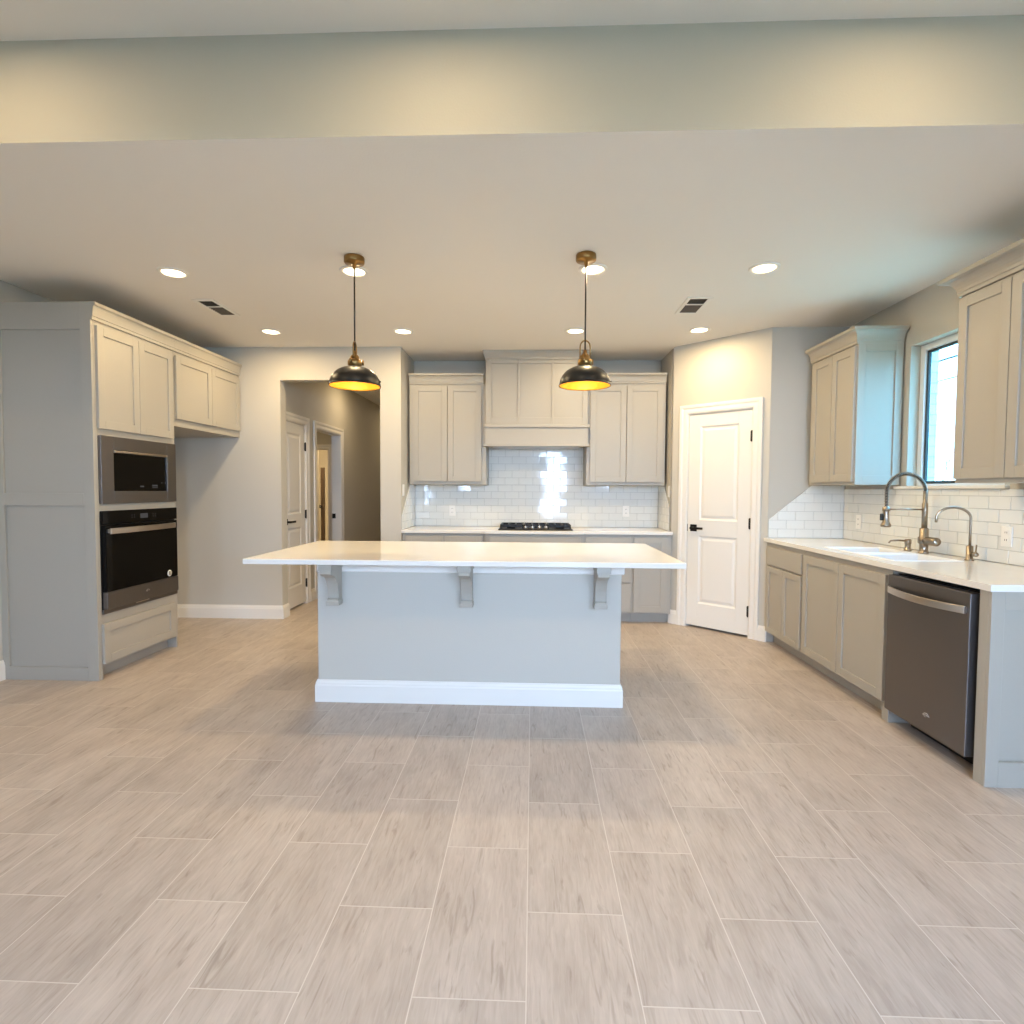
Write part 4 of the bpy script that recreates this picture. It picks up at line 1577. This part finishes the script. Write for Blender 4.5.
def pendant(x, y, label, turn=0.0):
    t = thing('pendant_light', label, 'pendant light', (x, y, H), 'dome pendants over the island')
    mb = MB()
    mb.lathe([(0.0, H - 0.0005), (0.059, H - 0.0005), (0.061, H - 0.005), (0.061, H - 0.032), (0.057, H - 0.038), (0.012, H - 0.040), (0.009, H - 0.07), (0.0, H - 0.07)], c=(x, y, 0), seg=36)
    mb.build('canopy', 'brass', t)
    mb = MB()
    mb.tube([(x, y, H - 0.069), (x, y, 2.155)], 0.0048, seg=10)
    mb.build('cord', 'shade_out', t)
    # yoke loop
    mb = MB()
    rw = 0.030
    cs, sn = math.cos(turn), math.sin(turn)
    pts = [(x - rw * cs, y - rw * sn, 2.115), (x - rw * cs, y - rw * sn, 2.175)]
    for i in range(13):
        a = PI - i / 12 * PI
        pts.append((x + rw * math.cos(a) * cs, y + rw * math.cos(a) * sn, 2.18 + 0.04 * math.sin(a)))
    pts += [(x + rw * cs, y + rw * sn, 2.175), (x + rw * cs, y + rw * sn, 2.115)]
    mb.tube(pts, 0.0042, seg=8)
    mb.build('yoke', 'brass', t)
    mb = MB()
    mb.lathe([(0.008, 2.165), (0.011, 2.160), (0.013, 2.142), (0.022, 2.136), (0.028, 2.124), (0.028, 2.112), (0.041, 2.107), (0.043, 2.095), (0.043, 2.078), (0.038, 2.073), (0.038, 2.064), (0, 2.064)], c=(x, y, 0), seg=32)
    for k in range(3):
        a = k * 2 * PI / 3 + 0.3
        mb.lathe([(0.006, 2.08), (0.006, 2.105), (0.004, 2.11)], c=(x + 0.048 * math.cos(a), y + 0.053 * math.sin(a), 0), seg=8)
    mb.build('socket_cap', 'brass', t)
    R0, z0_, hh = 0.153, 1.953, 0.118
    out, inn = [], []
    for i in range(15):
        a = i / 14 * (PI / 2 - 0.26)
        out.append((R0 * math.cos(a) ** 0.84, z0_ + hh * math.sin(a) / math.sin(PI / 2 - 0.26) * 0.955))
    mb = MB()
    prof = [(R0 + 0.003, z0_ - 0.004), (R0 + 0.003, z0_ + 0.002)] + out + [(0.03, z0_ + hh * 0.965)]
    prof2 = prof + [(0.0, z0_ + hh * 0.965)]
    mb.lathe(prof + [(0.03, z0_ + hh * 0.945)] + [(r - 0.0022, z - 0.0022) for r, z in out[::-1]] + [(R0 + 0.001, z0_ - 0.004)], c=(x, y, 0), seg=56, closed=True)
    sh_ = mb.build('lamp_shade', 'shade_out', t)
    mb = MB()
    lin_ = [(r - 0.0035, z - 0.0035) for r, z in out]
    mb.lathe([(R0 - 0.001, z0_ - 0.003)] + lin_ + [(0.03, z0_ + hh * 0.93), (0.03, z0_ + hh * 0.935)] + [(r - 0.0026, z - 0.0026) for r, z in out[::-1]] + [(R0 + 0.0002, z0_ - 0.003)], c=(x, y, 0), seg=56, closed=True)
    mb.build('gold_lining', 'shade_in', sh_)
    mb = MB()
    mb.lathe([(0.014, 2.063), (0.016, 2.04), (0.024, 2.025), (0.028, 2.01), (0.024, 1.992), (0.012, 1.983), (0, 1.982)], c=(x, y, 0), seg=20)
    mb.build('bulb', 'bulb', t)
    d = bpy.data.lights.new('pendant_lamp', 'POINT')
    d.energy = PENDANT_W
    d.color = (1.0, 0.74, 0.38)
    d.shadow_soft_size = 0.03
    o = bpy.data.objects.new('pendant_lamp', d)
    COL.objects.link(o)
    o.parent = t
    o.location = Vector((x, y, 1.955)) - Vector((x, y, H))
    # small thumb screw on the rim
    mb = MB()
    mb.tube([(x + R0 * 0.96, y, z0_ + 0.022), (x + R0 * 1.05, y, z0_ + 0.024)], 0.004, seg=8)
    mb.build('thumb_screw', 'shade_out', sh_)
    return t


pendant(-1.093, 3.355, 'black dome pendant with gold lining over the left end of the island', PI / 2)
pendant(0.309, 3.355, 'black dome pendant with gold lining over the right end of the island')


# ceiling registers
def vent(x0, x1, y0, y1, label, open_part=(0.3, 0.92)):
    t = thing('ceiling_vent', label, 'vent', ((x0 + x1) / 2, (y0 + y1) / 2, H), 'white ceiling air vents')
    z = H
    b = 0.028
    mb = MB()
    mb.box(x0, x1, y0, y0 + b, z - 0.007, z - 0.0005)
    mb.box(x0, x1, y1 - b, y1, z - 0.007, z - 0.0005)
    mb.box(x0, x0 + b, y0 + b, y1 - b, z - 0.007, z - 0.0005)
    mb.box(x1 - b, x1, y0 + b, y1 - b, z - 0.007, z - 0.0005)
    ym = y0 + (y1 - y0) * 0.42
    mb.box(x0 + b, x1 - b, ym - 0.008, ym + 0.008, z - 0.007, z - 0.0005)
    mb.build('frame', 'plastic', t, bevel=0.002)
    mb = MB()
    mb.box(x0 + b, x1 - b, y0 + b, y1 - b, z - 0.0012, z - 0.0005)
    mb.build('duct_opening', 'ventdark', t)
    n = 7
    for k in range(n):
        yy = ym + 0.02 + (y1 - b - ym - 0.03) * k / (n - 1)
        mb = MB()
        mb.prism([(x0 + b, yy, z - 0.0015), (x0 + b, yy + 0.002, z - 0.0015), (x0 + b, yy + 0.006, z - 0.006), (x0 + b, yy + 0.004, z - 0.006)], (x1 - x0 - 2 * b, 0, 0))
        mb.build('slat', 'steel', t)
    return t


vent(-2.555, -2.385, 4.06, 4.44, 'ceiling air vent in front of the oven tower')
vent(1.115, 1.30, 4.09, 4.46, 'ceiling air vent between the right pendant and the pantry')


# outlets and switches
def plate(run, u, n, z, label, kind, group):
    nm = 'electrical_outlet' if kind == 'outlet' else 'light_switch'
    t = thing(nm, label, 'outlet' if kind == 'outlet' else 'switch', run.pt(u, n, z - 0.058), group)
    g = run.sign
    mb = MB()
    run.box(mb, u - 0.036, u + 0.036, n, n + g * 0.006, z - 0.058, z + 0.058)
    mb.build('cover_plate', 'plastic', t, bevel=0.003)
    if kind == 'outlet':
        for dz in (-0.021, 0.021):
            mb = MB()
            run.box(mb, u - 0.016, u + 0.016, n + g * 0.0062, n + g * 0.008, z + dz - 0.014, z + dz + 0.014)
            f_ = mb.build('socket', 'plastic', t, bevel=0.002)
            mb = MB()
            for du_ in (-0.006, 0.006):
                run.box(mb, u + du_ - 0.0014, u + du_ + 0.0014, n + g * 0.0078, n + g * 0.0084, z + dz - 0.003, z + dz + 0.007)
            mb.build('slots', 'slot', f_)
    else:
        mb = MB()
        run.box(mb, u - 0.016, u + 0.016, n + g * 0.0058, n + g * 0.0085, z - 0.033, z + 0.033)
        mb.build('rocker', 'plastic', t, bevel=0.002)
    return t


tl = 0.0125
plate(BCK, -0.886, YB2 - tl, 1.088, 'white outlet in the cooking wall tiles left of the cooktop', 'outlet', 'backsplash outlets')
plate(BCK, 1.020, YB2 - tl, 1.092, 'white outlet in the cooking wall tiles right of the cooktop', 'outlet', 'backsplash outlets')
plate(RGT, 3.205, XR - tl, 1.072, 'white outlet in the sink wall tiles right of the slim water tap', 'outlet', 'backsplash outlets')
plate(RGT, 4.62, XR - tl, 1.072, 'white outlet in the sink wall tiles near the corner', 'outlet', 'backsplash outlets')
plate(LFT, 5.52, XC + 0.0005, 1.312, 'white switch on the niche wall left of the upper cabinets', 'switch', 'light switches')
plate(RGT, 5.60, XCR - 0.0005, 1.312, 'white switch on the niche wall right of the upper cabinets', 'switch', 'light switches')
